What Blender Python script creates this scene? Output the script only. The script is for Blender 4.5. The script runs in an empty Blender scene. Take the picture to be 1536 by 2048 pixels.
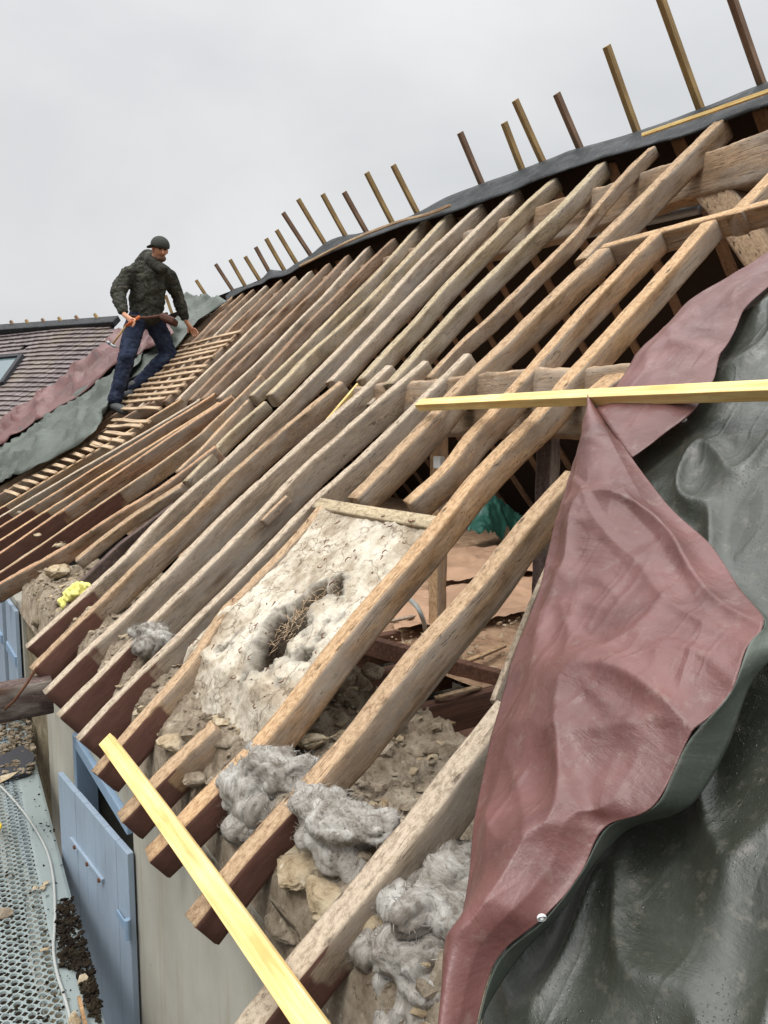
import bpy, bmesh, math, random
from mathutils import Vector, Matrix, noise
random.seed(7)
D = bpy.data
SC = bpy.context.scene
COL = SC.collection
R = math.radians
# ------------------------------------------------------------------ frame
# x = into the house, y = along the building away from the camera, z = up; camera eye at the origin
YAW, PITCH, FPX = R(33), R(6.5), 1540.0
Fh = Vector((math.sin(YAW), math.cos(YAW), 0)); Rt = Vector((math.cos(YAW), -math.sin(YAW), 0)); Zu = Vector((0, 0, 1))
Cf = Fh*math.cos(PITCH) - Zu*math.sin(PITCH); Up = Fh*math.sin(PITCH) + Zu*math.cos(PITCH)
TAN = math.tan(R(40)); NRM = Vector((-math.sin(R(40)), 0, math.cos(R(40)))); SL = Vector((math.cos(R(40)), 0, math.sin(R(40))))
Z0 = -1.594                     # roof plane (rafter tops): z = Z0 + TAN*x
XR = 3.96; ZR = Z0 + TAN*XR     # ridge
def ray(px, py): return Cf + Rt*((px-768)/FPX) + Up*((1024-py)/FPX)
def roof(px, py, off=0.0):
    d = ray(px, py); p0 = Vector((0, 0, Z0)) + NRM*off
    return d*(p0.dot(NRM)/d.dot(NRM))
def atx(px, py, x): d = ray(px, py); return d*(x/d.x)
def atz(px, py, z): d = ray(px, py); return d*(z/d.z)
def atd(px, py, t): return ray(px, py)*t
def rp(y, s, off=0.0):          # point on the roof from (along, slope distance)
    return Vector((0, y, Z0)) + SL*s + NRM*off

# ------------------------------------------------------------------ object helpers
def tag(o, label=None, cat=None, group=None, kind=None):
    if label: o['label'] = label
    if cat: o['category'] = cat
    if group: o['group'] = group
    if kind: o['kind'] = kind
    return o
def empty(name, loc, label=None, cat=None, group=None):
    o = D.objects.new(name, None); COL.objects.link(o); o.location = loc; o.empty_display_size = 0.1
    return tag(o, label, cat, group)
def mesh_obj(name, verts, faces, m, parent=None, smooth=False, M=None):
    me = D.meshes.new(name)
    if M is None: M = Matrix.Identity(4)
    Mi = M.inverted()
    me.from_pydata([tuple(Mi @ Vector(v)) for v in verts], [], faces); me.update()
    if smooth:
        for p in me.polygons: p.use_smooth = True
    me.materials.append(m)
    o = D.objects.new(name, me); COL.objects.link(o)
    o.matrix_world = M
    if parent is not None:
        o.parent = parent
        o.matrix_parent_inverse = Matrix.Translation(-Vector(parent.location))
    return o
def frame(a, b, n):
    x = (Vector(b)-Vector(a)).normalized(); n = Vector(n); y = n.cross(x).normalized(); z = x.cross(y)
    M = Matrix((x, y, z)).transposed().to_4x4(); M.translation = Vector(a); return M
class MB:
    def __init__(s): s.v = []; s.f = []
    def box(s, c, size, M=None):
        i = len(s.v); M = M or Matrix.Identity(4)
        for dx in (-.5, .5):
            for dy in (-.5, .5):
                for dz in (-.5, .5): s.v.append(M @ Vector((c[0]+dx*size[0], c[1]+dy*size[1], c[2]+dz*size[2])))
        for q in ((0,1,3,2),(4,6,7,5),(0,4,5,1),(2,3,7,6),(0,2,6,4),(1,5,7,3)): s.f.append([i+k for k in q])
        return s
    def bar(s, a, b, w, h, n):
        M = frame(a, b, n); L = (Vector(b)-Vector(a)).length
        return s.box((L/2, 0, 0), (L, w, h), M)
    def tube(s, pts, r, k=8):
        pts = [Vector(p) for p in pts]; i0 = len(s.v)
        for i, p in enumerate(pts):
            t = (pts[min(i+1, len(pts)-1)] - pts[max(i-1, 0)]).normalized()
            a = t.orthogonal().normalized() if abs(t.z) > .95 else t.cross(Zu).normalized()
            b = t.cross(a); rr = r[i] if isinstance(r, (list, tuple)) else r
            for j in range(k):
                an = 2*math.pi*j/k; s.v.append(p + a*math.cos(an)*rr + b*math.sin(an)*rr)
        for i in range(len(pts)-1):
            for j in range(k): s.f.append([i0+i*k+j, i0+i*k+(j+1)%k, i0+(i+1)*k+(j+1)%k, i0+(i+1)*k+j])
        s.f.append([i0+j for j in range(k)][::-1]); s.f.append([i0+(len(pts)-1)*k+j for j in range(k)])
        return s
    def build(s, name, m, parent=None, smooth=False, M=None, bevel=0):
        o = mesh_obj(name, s.v, s.f, m, parent, smooth, M)
        if bevel:
            b = o.modifiers.new('Bevel', 'BEVEL'); b.width = bevel; b.segments = 2; b.limit_method = 'ANGLE'
        return o
def catmull(pts, n):
    pts = [Vector(p) for p in pts]
    if len(pts) == 2: return [pts[0].lerp(pts[1], i/(n-1)) for i in range(n)]
    P = [pts[0]*2-pts[1]] + pts + [pts[-1]*2-pts[-2]]
    seg = [0]
    for i in range(len(pts)-1): seg.append(seg[-1]+(pts[i+1]-pts[i]).length)
    out = []
    for k in range(n):
        d = seg[-1]*k/(n-1); i = 0
        while i < len(pts)-2 and d > seg[i+1]: i += 1
        t = (d-seg[i])/max(1e-9, seg[i+1]-seg[i]); p0, p1, p2, p3 = P[i:i+4]
        out.append(.5*((2*p1)+(p2-p0)*t+(2*p0-5*p1+4*p2-p3)*t*t+(3*p1-p0-3*p2+p3)*t**3))
    return out
ORD = ['first','second','third','fourth','fifth','sixth','seventh','eighth','ninth','tenth','eleventh','twelfth','thirteenth','fourteenth','fifteenth','sixteenth','seventeenth','eighteenth','nineteenth','twentieth','twenty-first','twenty-second','twenty-third','twenty-fourth','twenty-fifth','twenty-sixth']

# ------------------------------------------------------------------ material helpers
def srgb(r, g, b):
    f = lambda c: (c/255/12.92 if c/255 <= .04045 else ((c/255+.055)/1.055)**2.4)
    return (f(r), f(g), f(b), 1)
class NT:
    def __init__(s, name):
        s.m = D.materials.new(name); s.m.use_nodes = True; s.t = s.m.node_tree; s.t.nodes.clear()
        s.out = s.n('ShaderNodeOutputMaterial'); s.b = s.n('ShaderNodeBsdfPrincipled'); s.l(s.b.outputs[0], s.out.inputs[0])
    def n(s, typ, **k):
        x = s.t.nodes.new(typ)
        for a, b in k.items(): setattr(x, a, b)
        return x
    def l(s, a, b): s.t.links.new(a, b)
    def coord(s, scale=(1,1,1), kind='Object', rot=(0,0,0)):
        c = s.n('ShaderNodeTexCoord'); m = s.n('ShaderNodeMapping'); m.inputs['Scale'].default_value = scale; m.inputs['Rotation'].default_value = rot
        s.l(c.outputs[kind], m.inputs[0]); return m.outputs[0]
    def noise(s, vec, scale, detail=6, rough=.6, dist=0.0):
        x = s.n('ShaderNodeTexNoise'); s.l(vec, x.inputs['Vector']); x.inputs['Scale'].default_value = scale
        x.inputs['Detail'].default_value = detail; x.inputs['Roughness'].default_value = rough; x.inputs['Distortion'].default_value = dist
        return x.outputs['Fac']
    def voro(s, vec, scale, feature='F1'):
        x = s.n('ShaderNodeTexVoronoi'); x.feature = feature; s.l(vec, x.inputs['Vector']); x.inputs['Scale'].default_value = scale
        return x.outputs['Distance']
    def ramp(s, fac, stops):
        x = s.n('ShaderNodeValToRGB'); e = x.color_ramp.elements
        while len(e) < len(stops): e.new(0.5)
        for i, (p, c) in enumerate(stops): e[i].position = p; e[i].color = c if len(c) == 4 else (*c, 1)
        s.l(fac, x.inputs[0]); return x.outputs[0]
    def mix(s, fac, a, b, mode='MIX'):
        x = s.n('ShaderNodeMix'); x.data_type = 'RGBA'; x.blend_type = mode
        for v, k in ((fac, 0), (a, 6), (b, 7)):
            if hasattr(v, 'links'): s.l(v, x.inputs[k])
            else: x.inputs[k].default_value = v
        return x.outputs[2]
    def math(s, op, a, b=0.0, c=None):
        x = s.n('ShaderNodeMath', operation=op)
        for k, v in enumerate((a, b) if c is None else (a, b, c)):
            if hasattr(v, 'links'): s.l(v, x.inputs[k])
            else: x.inputs[k].default_value = v
        return x.outputs[0]
    def bump(s, h, strength, dist=.01, prev=None):
        x = s.n('ShaderNodeBump'); s.l(h, x.inputs['Height']); x.inputs['Strength'].default_value = strength; x.inputs['Distance'].default_value = dist
        if prev is not None: s.l(prev, x.inputs['Normal'])
        return x.outputs[0]
    def fin(s, col, rough=.85, normal=None, spec=.3, metal=0.0):
        if hasattr(col, 'links'): s.l(col, s.b.inputs['Base Color'])
        else: s.b.inputs['Base Color'].default_value = col
        if hasattr(rough, 'links'): s.l(rough, s.b.inputs['Roughness'])
        else: s.b.inputs['Roughness'].default_value = rough
        s.b.inputs['Specular IOR Level'].default_value = spec; s.b.inputs['Metallic'].default_value = metal
        if normal is not None: s.l(normal, s.b.inputs['Normal'])
        return s.m
G = lambda v: (v, v, v, 1)
def old_wood(name, light, mid, dark, dust=.55, holes=True):
    t = NT(name)
    grain = t.noise(t.coord((3.2, 60, 60)), 1.9, 10, .72, .8)
    fine = t.noise(t.coord((26, 260, 260)), 1.0, 6, .75)
    blot = t.noise(t.coord((1.6, 4.5, 4.5)), 2.2, 7, .62)
    col = t.ramp(grain, [(.30, dark), (.5, mid), (.72, light)])
    col = t.mix(.35, col, t.ramp(fine, [(.35, dark), (.65, light)]))
    mot = t.noise(t.coord((15, 20, 20)), 3.6, 10, .82, .3)
    col = t.mix(t.ramp(mot, [(.32, G(.6)), (.46, G(0))]), col, dark)
    col = t.mix(t.ramp(mot, [(.56, G(0)), (.70, G(.5))]), col, srgb(190,180,166))
    dirty = t.ramp(blot, [(.34, G(0.42)), (.48, G(.85)), (.68, G(1.2))])
    col = t.mix(1.0, col, dirty, 'MULTIPLY')
    rnd = t.n('ShaderNodeObjectInfo').outputs['Random']
    col = t.mix(1.0, col, t.ramp(rnd, [(0, (.86,.84,.83)), (.5, (1,.98,.96)), (1, (1.08,1.05,1.0))]), 'MULTIPLY')
    at = t.n('ShaderNodeAttribute'); at.attribute_name = 'mask'; sep = t.n('ShaderNodeSeparateColor'); t.l(at.outputs['Color'], sep.inputs[0])
    # dusty limed top face with nail scars
    spots = t.noise(t.coord((18, 24, 24)), 2.4, 10, .84, .3)
    topc = t.ramp(spots, [(.33, dark), (.43, mid), (.53, tuple(min(1, c*1.25+.02) for c in light[:3])+(1,)), (.75, srgb(222,208,186))])
    col = t.mix(t.math('MULTIPLY', sep.outputs[1], dust), col, topc)
    # grey lime skin left on part of the flanks
    lime = t.ramp(t.noise(t.coord((1.1, 5, 5)), 1.6, 6, .6), [(.42, G(0)), (.62, G(1))])
    col = t.mix(t.math('MULTIPLY', t.math('MULTIPLY', lime, sep.outputs[2]), .75), col, t.mix(t.noise(t.coord((3, 9, 9)), 5, 7, .7), srgb(120,110,100), srgb(186,177,164)))
    if holes:
        h = t.math('ADD', t.voro(t.coord((8.5, 22, 22)), 1.0), t.math('MULTIPLY', t.noise(t.coord((30, 60, 60)), 1.5, 4, .7), .35)); hh = t.math('MULTIPLY', t.ramp(h, [(.27, G(1)), (.36, G(0))]), t.math('MULTIPLY_ADD', sep.outputs[1], .8, .2))
        col = t.mix(t.math('MULTIPLY', hh, .8), col, srgb(52,40,32))
        ks = t.math('ADD', t.voro(t.coord((1.7, 7, 7)), 1.0), t.math('MULTIPLY', grain, .25)); kk = t.ramp(ks, [(.17, G(1)), (.32, G(0))])
        col = t.mix(t.math('MULTIPLY', kk, .7), col, srgb(92,66,48))
    ck = t.noise(t.coord((.9, 22, 22)), 1.3, 5, .55, .5); ckm = t.math('MULTIPLY', t.ramp(t.math('ABSOLUTE', t.math('SUBTRACT', ck, .5)), [(.002, G(.8)), (.010, G(0))]), t.ramp(blot, [(.45, G(0)), (.55, G(1))]))
    col = t.mix(ckm, col, srgb(48,38,32))
    st = t.ramp(t.math('ADD', sep.outputs[0], t.math('MULTIPLY', t.noise(t.coord((9,14,14)), 2.5, 7, .75), .5)), [(.60, G(0)), (.80, G(1))])
    stain = t.mix(t.noise(t.coord((5, 20, 20)), 2, 6, .7), srgb(70,48,42), srgb(120,86,74))
    col = t.mix(st, col, stain)
    b = t.bump(grain, .5, .005); b = t.bump(fine, .35, .002, b); b = t.bump(mot, .7, .008, b); b = t.bump(ckm, -.6, .006, b)
    return t.fin(col, .9, b, .18)
def plain_wood(name, a, b, knots=True, sc=1.0):
    t = NT(name)
    g = t.noise(t.coord((1.3*sc, 30*sc, 30*sc)), 2, 6, .6, .8)
    col = t.mix(t.ramp(g, [(.35, G(0)), (.65, G(1))]), a, b)
    if knots:
        k = t.math('ADD', t.voro(t.coord((3.6, 11, .01)), 1.0), t.math('MULTIPLY', g, .05))
        col = t.mix(t.ramp(k, [(.10, G(.9)), (.15, G(.4)), (.26, G(0))]), col, srgb(120,70,35))
        sc2 = t.noise(t.coord((6,6,6)), 6, 8, .75); col = t.mix(t.ramp(sc2, [(.62, G(0)), (.74, G(.5))]), col, srgb(150,120,82))
    bl = t.noise(t.coord((3, 3, 3)), 2, 5); col = t.mix(1.0, col, t.ramp(bl, [(.3, G(.78)), (.7, G(1.1))]), 'MULTIPLY')
    return t.fin(col, .7, t.bump(g, .25, .004), .3)
M = {}
M['rafter'] = old_wood('weathered_rafter_wood', srgb(190,162,130), srgb(154,127,99), srgb(88,69,52))
M['rafter_grey'] = old_wood('grey_limed_rafter_wood', srgb(190,174,153), srgb(158,141,121), srgb(96,80,66), .65)
M['rafter_tan'] = old_wood('tan_rafter_wood', srgb(202,170,132), srgb(166,132,98), srgb(98,74,54), .55)
M['rafter_yellow'] = old_wood('yellowed_rafter_wood', srgb(190,174,144), srgb(154,137,110), srgb(96,80,62), .55)
M['rafter_orange'] = old_wood('orange_split_wood', srgb(196,160,126), srgb(160,122,92), srgb(90,66,50), .55)
M['rafter_dark'] = old_wood('dark_rafter_wood', srgb(112,94,88), srgb(84,70,66), srgb(46,38,36), .3)
M['rafter_far'] = old_wood('far_rafter_wood', srgb(166,138,112), srgb(136,109,86), srgb(78,60,48), .45)
M['beam'] = old_wood('old_oak_beam', srgb(196,170,140), srgb(160,134,108), srgb(98,78,60), .5)
M['inner'] = old_wood('inner_dark_rafter', srgb(168,140,114), srgb(132,106,84), srgb(76,58,46), .2, False)
M['new'] = plain_wood('new_yellow_pine', srgb(238,216,152), srgb(214,176,108))
M['post'] = plain_wood('treated_batten_wood', srgb(172,144,96), srgb(122,98,66), False)
M['post2'] = plain_wood('red_brown_batten_wood', srgb(140,112,90), srgb(98,76,62), False)
M['lath'] = plain_wood('old_roof_lath', srgb(206,182,150), srgb(150,122,94), False)
M['darkwood'] = plain_wood('dark_brown_wood', srgb(112,80,64), srgb(72,50,40), False)
def tarp_mat(name, base, base2, rough, drops=False, sheen=.5):
    t = NT(name)
    n1 = t.noise(t.coord((1,1,1)), 3.5, 8, .6, .6); n2 = t.noise(t.coord((7,1.6,1.6), rot=(0.3,.5,.7)), 4, 7, .65, .4)
    weave = t.noise(t.coord((1,1,1)), 420, 2, .5)
    col = t.mix(t.ramp(n1, [(.3, G(0)), (.7, G(1))]), base, base2)
    col = t.mix(t.math('MULTIPLY', t.ramp(t.noise(t.coord((1,1,1)), 26, 6, .7), [(.55, G(0)), (.8, G(1))]), .35), col, srgb(150,140,128))
    cv = t.n('ShaderNodeTexCoord').outputs['Object']; nn_ = t.n('ShaderNodeTexNoise'); t.l(cv, nn_.inputs['Vector']); nn_.inputs['Scale'].default_value = 2.5
    dv = t.n('ShaderNodeVectorMath', operation='ADD'); sc_ = t.n('ShaderNodeVectorMath', operation='SCALE'); sc_.inputs['Scale'].default_value = .12; t.l(nn_.outputs['Color'], sc_.inputs[0]); t.l(cv, dv.inputs[0]); t.l(sc_.outputs[0], dv.inputs[1])
    def fold(sc, rot, w_):
        m_ = t.n('ShaderNodeMapping'); m_.inputs['Scale'].default_value = sc; m_.inputs['Rotation'].default_value = rot; t.l(dv.outputs[0], m_.inputs[0])
        return t.ramp(t.math('ABSOLUTE', t.math('SUBTRACT', t.noise(m_.outputs[0], 1.0, 1, .4), .5)), [(0, G(1)), (w_, G(0))])
    cr_ = fold((1.0, 6, 2.2), (.2,.1,.9), .045); cr2 = fold((3, 13, 5), (.5,.2,-.3), .06)
    b = t.bump(n1, .35, .03); b = t.bump(cr_, .4, .006, b); b = t.bump(cr2, .25, .003, b); b = t.bump(n2, .32, .010, b); b = t.bump(weave, .12, .001, b)
    r = t.ramp(n2, [(.3, G(rough-.08)), (.7, G(rough+.14))])
    if drops:
        v = t.voro(t.coord((1,1,1)), 75); dr = t.ramp(v, [(.10, G(1)), (.17, G(0))])
        v2 = t.voro(t.coord((1,1,1)), 150); dr2 = t.ramp(v2, [(.10, G(1)), (.2, G(0))])
        msk = t.ramp(t.noise(t.coord((1,1,1)), 5, 3), [(.45, G(0)), (.6, G(1))])
        hs = t.math('MULTIPLY', t.math('ADD', dr, dr2), msk)
        b = t.bump(hs, .5, .0025, b); r = t.mix(hs, r, G(.12))
    return t.fin(col, r, b, sheen)
M['red'] = tarp_mat('red_brown_tarp_side', srgb(112,72,68), srgb(80,48,44), .40, False, .5)
M['green'] = tarp_mat('dark_green_tarp_side', srgb(62,65,57), srgb(36,39,31), .38, True, .65)
M['green_far'] = tarp_mat('grey_green_tarp', srgb(84,91,82), srgb(58,65,57), .5, False, .5)
M['ridge_tarp'] = tarp_mat('ridge_dark_tarp', srgb(46,48,50), srgb(28,30,31), .6, False, .3)
def cr0(t, c):
    nn_ = t.n('ShaderNodeTexNoise'); t.l(c, nn_.inputs['Vector']); nn_.inputs['Scale'].default_value = 6; nn_.inputs['Detail'].default_value = 6
    dv = t.n('ShaderNodeVectorMath', operation='ADD'); sc_ = t.n('ShaderNodeVectorMath', operation='SCALE'); sc_.inputs['Scale'].default_value = .25; t.l(nn_.outputs['Color'], sc_.inputs[0]); t.l(c, dv.inputs[0]); t.l(sc_.outputs[0], dv.inputs[1])
    return t.voro(dv.outputs[0], 5.5, 'DISTANCE_TO_EDGE')
def plaster():
    t = NT('old_lime_plaster'); c = t.coord()
    a = t.noise(c, 5, 9, .68, .3); b_ = t.noise(c, 34, 8, .75); d = t.noise(c, 2.2, 5)
    col = t.ramp(a, [(.28, srgb(120,105,88)), (.42, srgb(168,154,134)), (.54, srgb(206,196,178)), (.78, srgb(232,225,211))])
    col = t.mix(t.ramp(b_, [(.32, G(.85)), (.46, G(0))]), col, srgb(104,86,68))
    crk = t.ramp(t.math('ADD', cr0(t, c), t.math('MULTIPLY', a, .02)), [(.012, G(.8)), (.03, G(0))])
    col = t.mix(crk, col, srgb(110,94,76))
    col = t.mix(t.ramp(d, [(.5, G(0)), (.72, G(.55))]), col, srgb(170,158,140))
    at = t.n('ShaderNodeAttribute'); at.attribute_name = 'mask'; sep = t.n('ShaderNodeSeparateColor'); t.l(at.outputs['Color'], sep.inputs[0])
    hay_shade = t.noise(t.coord((6, 30, 30), rot=(.4,.3,.9)), 4, 8, .8, 1.0)
    col = t.mix(sep.outputs[0], col, t.ramp(hay_shade, [(.38, srgb(16,12,10)), (.52, srgb(40,31,24)), (.64, srgb(80,66,50)), (.76, srgb(136,120,96))]))  # straw tones in the hollow, with its shade painted in as near black
    col = t.mix(t.math('MULTIPLY', sep.outputs[1], t.math('SUBTRACT', 1.0, sep.outputs[0])), col, t.mix(b_, srgb(112,108,100), srgb(176,170,158)))
    cr = t.voro(c, 15, 'DISTANCE_TO_EDGE')
    bb = t.bump(a, .7, .03); bb = t.bump(b_, .8, .012, bb)
    v = t.voro(c, 24); sp = t.math('MULTIPLY', t.ramp(v, [(.07, G(1)), (.13, G(0))]), t.ramp(t.noise(c, 9), [(.45, G(0)), (.55, G(1))]))
    col = t.mix(sp, col, srgb(66,46,34))
    return t.fin(col, .95, bb, .1)
M['plaster'] = plaster()
def rubble(name, cols, s=1.0):
    t = NT(name); c = t.coord()
    a = t.noise(c, 9*s, 9, .72); b_ = t.noise(c, 42*s, 8, .78); v = t.voro(c, 26*s)
    col = t.ramp(a, [(.28, cols[0]), (.45, cols[1]), (.6, cols[2]), (.75, cols[3])])
    col = t.mix(t.ramp(b_, [(.32, G(.85)), (.46, G(0))]), col, cols[0])
    col = t.mix(t.ramp(v, [(.05, G(.8)), (.16, G(0))]), col, cols[3])
    bb = t.bump(a, .9, .03); bb = t.bump(b_, .9, .015, bb)
    return t.fin(col, .97, bb, .08)
M['rubble'] = rubble('mortar_rubble', [srgb(86,74,62), srgb(146,131,112), srgb(180,166,146), srgb(214,204,186)])
M['rubble_light'] = rubble('pale_stone', [srgb(120,98,74), srgb(184,164,134), srgb(206,190,162), srgb(226,216,196)], .7)
M['debris'] = rubble('dusty_debris', [srgb(66,56,46), srgb(122,108,90), srgb(160,146,126), srgb(196,184,164)], 1.3)
M['moss'] = rubble('black_moss_and_shade', [srgb(24,20,16), srgb(44,36,30), srgb(66,58,46), srgb(120,108,88)], 1.5)  # moss dirt on the deck; also paints the shade below it
M['masonry'] = rubble('rough_masonry', [srgb(80,72,58), srgb(124,112,92), srgb(150,138,114), srgb(178,166,140)], .8)
def render_wall():
    t = NT('grey_beige_render'); c = t.coord()
    a = t.noise(c, 1.3, 6, .6); b_ = t.noise(c, 60, 6, .7); s_ = t.noise(t.coord((6,6,.7)), 2.2, 6, .6)
    col = t.ramp(a, [(.3, srgb(146,143,132)), (.7, srgb(178,175,163))])
    col = t.mix(t.ramp(s_, [(.5, G(0)), (.75, G(.45))]), col, srgb(136,126,104))
    col = t.mix(t.ramp(t.voro(c, 9), [(.03, G(.5)), (.07, G(0))]), col, srgb(96,86,66))
    return t.fin(col, .93, t.bump(b_, .25, .003), .12)
M['render'] = render_wall()
def wool():
    t = NT('grey_mineral_wool'); c = t.coord()
    a = t.noise(c, 7, 10, .74, 1.2); f = t.noise(t.coord((30, 110, 30)), 1.5, 6, .8, 2.5)
    col = t.ramp(a, [(.28, srgb(72,62,52)), (.42, srgb(126,119,110)), (.55, srgb(168,164,157)), (.74, srgb(212,211,206))])
    col = t.mix(t.ramp(t.noise(c, 30, 8, .75), [(.33, G(.75)), (.44, G(0))]), col, srgb(82,66,52))
    b = t.bump(a, .5, .016); b = t.bump(f, .6, .005, b)
    return t.fin(col, 1.0, b, .03)
M['wool'] = wool()
def simple(name, c, rough=.6, metal=0, spec=.4, var=.15, sc=12, bs=.2):
    t = NT(name); n = t.noise(t.coord(), sc, 6, .65)
    d = tuple(x*(1-var) for x in c[:3])+(1,); l = tuple(min(1, x*(1+var)) for x in c[:3])+(1,)
    return t.fin(t.mix(n, d, l), rough, t.bump(n, bs, .005), spec, metal)
def shutter_mat():
    t = NT('pale_blue_shutter_paint'); c = t.coord(); n = t.noise(t.coord((8,8,1.2)), 2, 7, .7); m = t.noise(c, 16, 8, .75); g2 = t.noise(c, 2.2, 5)
    col = t.mix(n, srgb(132,148,164), srgb(158,172,186)); col = t.mix(t.ramp(g2, [(.5, G(0)), (.75, G(.45))]), col, srgb(118,124,132))
    ch = t.ramp(m, [(.66, G(0)), (.72, G(.8))]); col = t.mix(ch, col, srgb(96,88,78))
    return t.fin(col, .6, t.bump(m, .3, .003), .35)
M['shutter'] = shutter_mat()
M['frame_blue'] = simple('blue_grey_frame_paint', srgb(128,150,172), .55)
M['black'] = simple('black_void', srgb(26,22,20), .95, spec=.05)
M['metal'] = simple('galvanised_steel', srgb(140,150,148), .5, .3, .5, .12, 8)
M['metal_light'] = simple('light_grey_metal', srgb(150,156,160), .4, .3, .5)
M['cable_grey'] = simple('grey_cable', srgb(160,162,158), .5)
M['cable_black'] = simple('black_cable', srgb(36,34,34), .5)
M['rust'] = simple('rusted_steel', srgb(104,70,52), .85, .1, .2, .3, 30)
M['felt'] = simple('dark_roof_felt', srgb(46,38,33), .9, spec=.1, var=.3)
M['osb'] = rubble('dusty_orange_boarding', [srgb(130,100,78), srgb(180,146,118), srgb(202,170,140), srgb(222,202,178)], .9)
M['paper'] = simple('brown_building_paper', srgb(188,152,124), .7, spec=.25, var=.2, sc=6, bs=.4)
M['teal'] = simple('teal_plastic_sheet', srgb(50,98,86), .45, spec=.5, var=.35)
M['yellow_foam'] = simple('yellow_foam', srgb(232,226,130), .9, var=.2, sc=30, bs=.8)
M['white'] = simple('white_plastic', srgb(214,216,214), .5)
M['slate'] = simple('black_board', srgb(50,50,54), .8)
def tiles_mat():
    t = NT('flat_grey_brown_tiles'); c = t.coord()
    n = t.noise(c, 5, 6, .7); m = t.noise(c, 22, 6, .7); big = t.noise(c, .8, 4)
    col = t.ramp(n, [(.3, srgb(84,76,76)), (.55, srgb(118,108,108)), (.75, srgb(146,138,136))])
    col = t.mix(t.ramp(m, [(.55, G(0)), (.7, G(.5))]), col, srgb(110,84,66))
    col = t.mix(t.ramp(big, [(.5, G(0)), (.7, G(.4))]), col, srgb(146,132,104))
    return t.fin(col, .75, t.bump(m, .4, .006), .35)
M['tiles'] = tiles_mat()
def glass():
    t = NT('skylight_glass'); return t.fin(srgb(96,112,116), .15, None, .6)
M['glass'] = glass()

# ------------------------------------------------------------------ world, sun, camera
W = D.worlds.new('World'); SC.world = W; W.use_nodes = True; nt = W.node_tree; nt.nodes.clear()
wo = nt.nodes.new('ShaderNodeOutputWorld'); bg = nt.nodes.new('ShaderNodeBackground'); nt.links.new(bg.outputs[0], wo.inputs[0])
SUN_EL, SUN_ROT = R(58), R(-55)
sky = nt.nodes.new('ShaderNodeTexSky'); sky.sky_type = 'NISHITA'; sky.sun_disc = False; sky.sun_elevation = SUN_EL; sky.sun_rotation = SUN_ROT
sky.dust_density = 5
tc = nt.nodes.new('ShaderNodeTexCoord'); mp = nt.nodes.new('ShaderNodeMapping'); mp.inputs['Scale'].default_value = (1, 1, 2.0)
nt.links.new(tc.outputs['Generated'], mp.inputs[0])
nz = nt.nodes.new('ShaderNodeTexNoise'); nz.inputs['Scale'].default_value = 1.9; nz.inputs['Detail'].default_value = 5; nz.inputs['Roughness'].default_value = .5; nz.inputs['Distortion'].default_value = .3
nt.links.new(mp.outputs[0], nz.inputs['Vector'])
cr = nt.nodes.new('ShaderNodeValToRGB'); cr.color_ramp.elements[0].position = .34; cr.color_ramp.elements[0].color = (7.3, 7.45, 7.65, 1)
cr.color_ramp.elements[1].position = .66; cr.color_ramp.elements[1].color = (9.0, 9.1, 9.15, 1); nt.links.new(nz.outputs['Fac'], cr.inputs[0])
sp = nt.nodes.new('ShaderNodeSeparateXYZ'); nt.links.new(tc.outputs['Generated'], sp.inputs[0])
zr = nt.nodes.new('ShaderNodeValToRGB'); e = zr.color_ramp.elements
e[0].position = 0.0; e[0].color = (.95,.95,.95,1); e[1].position = .30; e[1].color = (.93,.93,.93,1)
k = e.new(.55); k.color = (1.05,1.05,1.05,1); k = e.new(.8); k.color = (3.9,3.9,3.9,1); nt.links.new(sp.outputs[2], zr.inputs[0])
mu = nt.nodes.new('ShaderNodeMix'); mu.data_type = 'RGBA'; mu.blend_type = 'MULTIPLY'; mu.inputs[0].default_value = 1
nt.links.new(cr.outputs[0], mu.inputs[6]); nt.links.new(zr.outputs[0], mu.inputs[7])
mx = nt.nodes.new('ShaderNodeMix'); mx.data_type = 'RGBA'; mx.inputs[0].default_value = .93
nt.links.new(sky.outputs[0], mx.inputs[6]); nt.links.new(mu.outputs[2], mx.inputs[7]); nt.links.new(mx.outputs[2], bg.inputs[0]); bg.inputs[1].default_value = .1
sl = D.lights.new('sun', 'SUN'); sl.energy = 1.5; sl.angle = R(16); sl.color = (1, .97, .93); so = D.objects.new('sun', sl); COL.objects.link(so)
sd = Vector((math.sin(SUN_ROT)*math.cos(SUN_EL), math.cos(SUN_ROT)*math.cos(SUN_EL), math.sin(SUN_EL)))
sd = Vector((-.50, -.12, .86)).normalized()
sky.sun_elevation = math.asin(sd.z); sky.sun_rotation = math.atan2(sd.x, sd.y)
so.rotation_euler = sd.to_track_quat('Z', 'Y').to_euler(); so.location = (0, 0, 10)
cam = D.cameras.new('camera'); co = D.objects.new('camera', cam); COL.objects.link(co)
Mc = Matrix((Rt, Up, -Cf)).transposed().to_4x4(); co.matrix_world = Mc
cam.sensor_fit = 'VERTICAL'; cam.sensor_height = 36; cam.sensor_width = 27; cam.lens = 36*FPX/2048; cam.clip_end = 2000; cam.clip_start = .02
SC.camera = co
SC.view_settings.view_transform = 'Standard'; SC.view_settings.look = 'None'; SC.view_settings.exposure = 0

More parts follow.
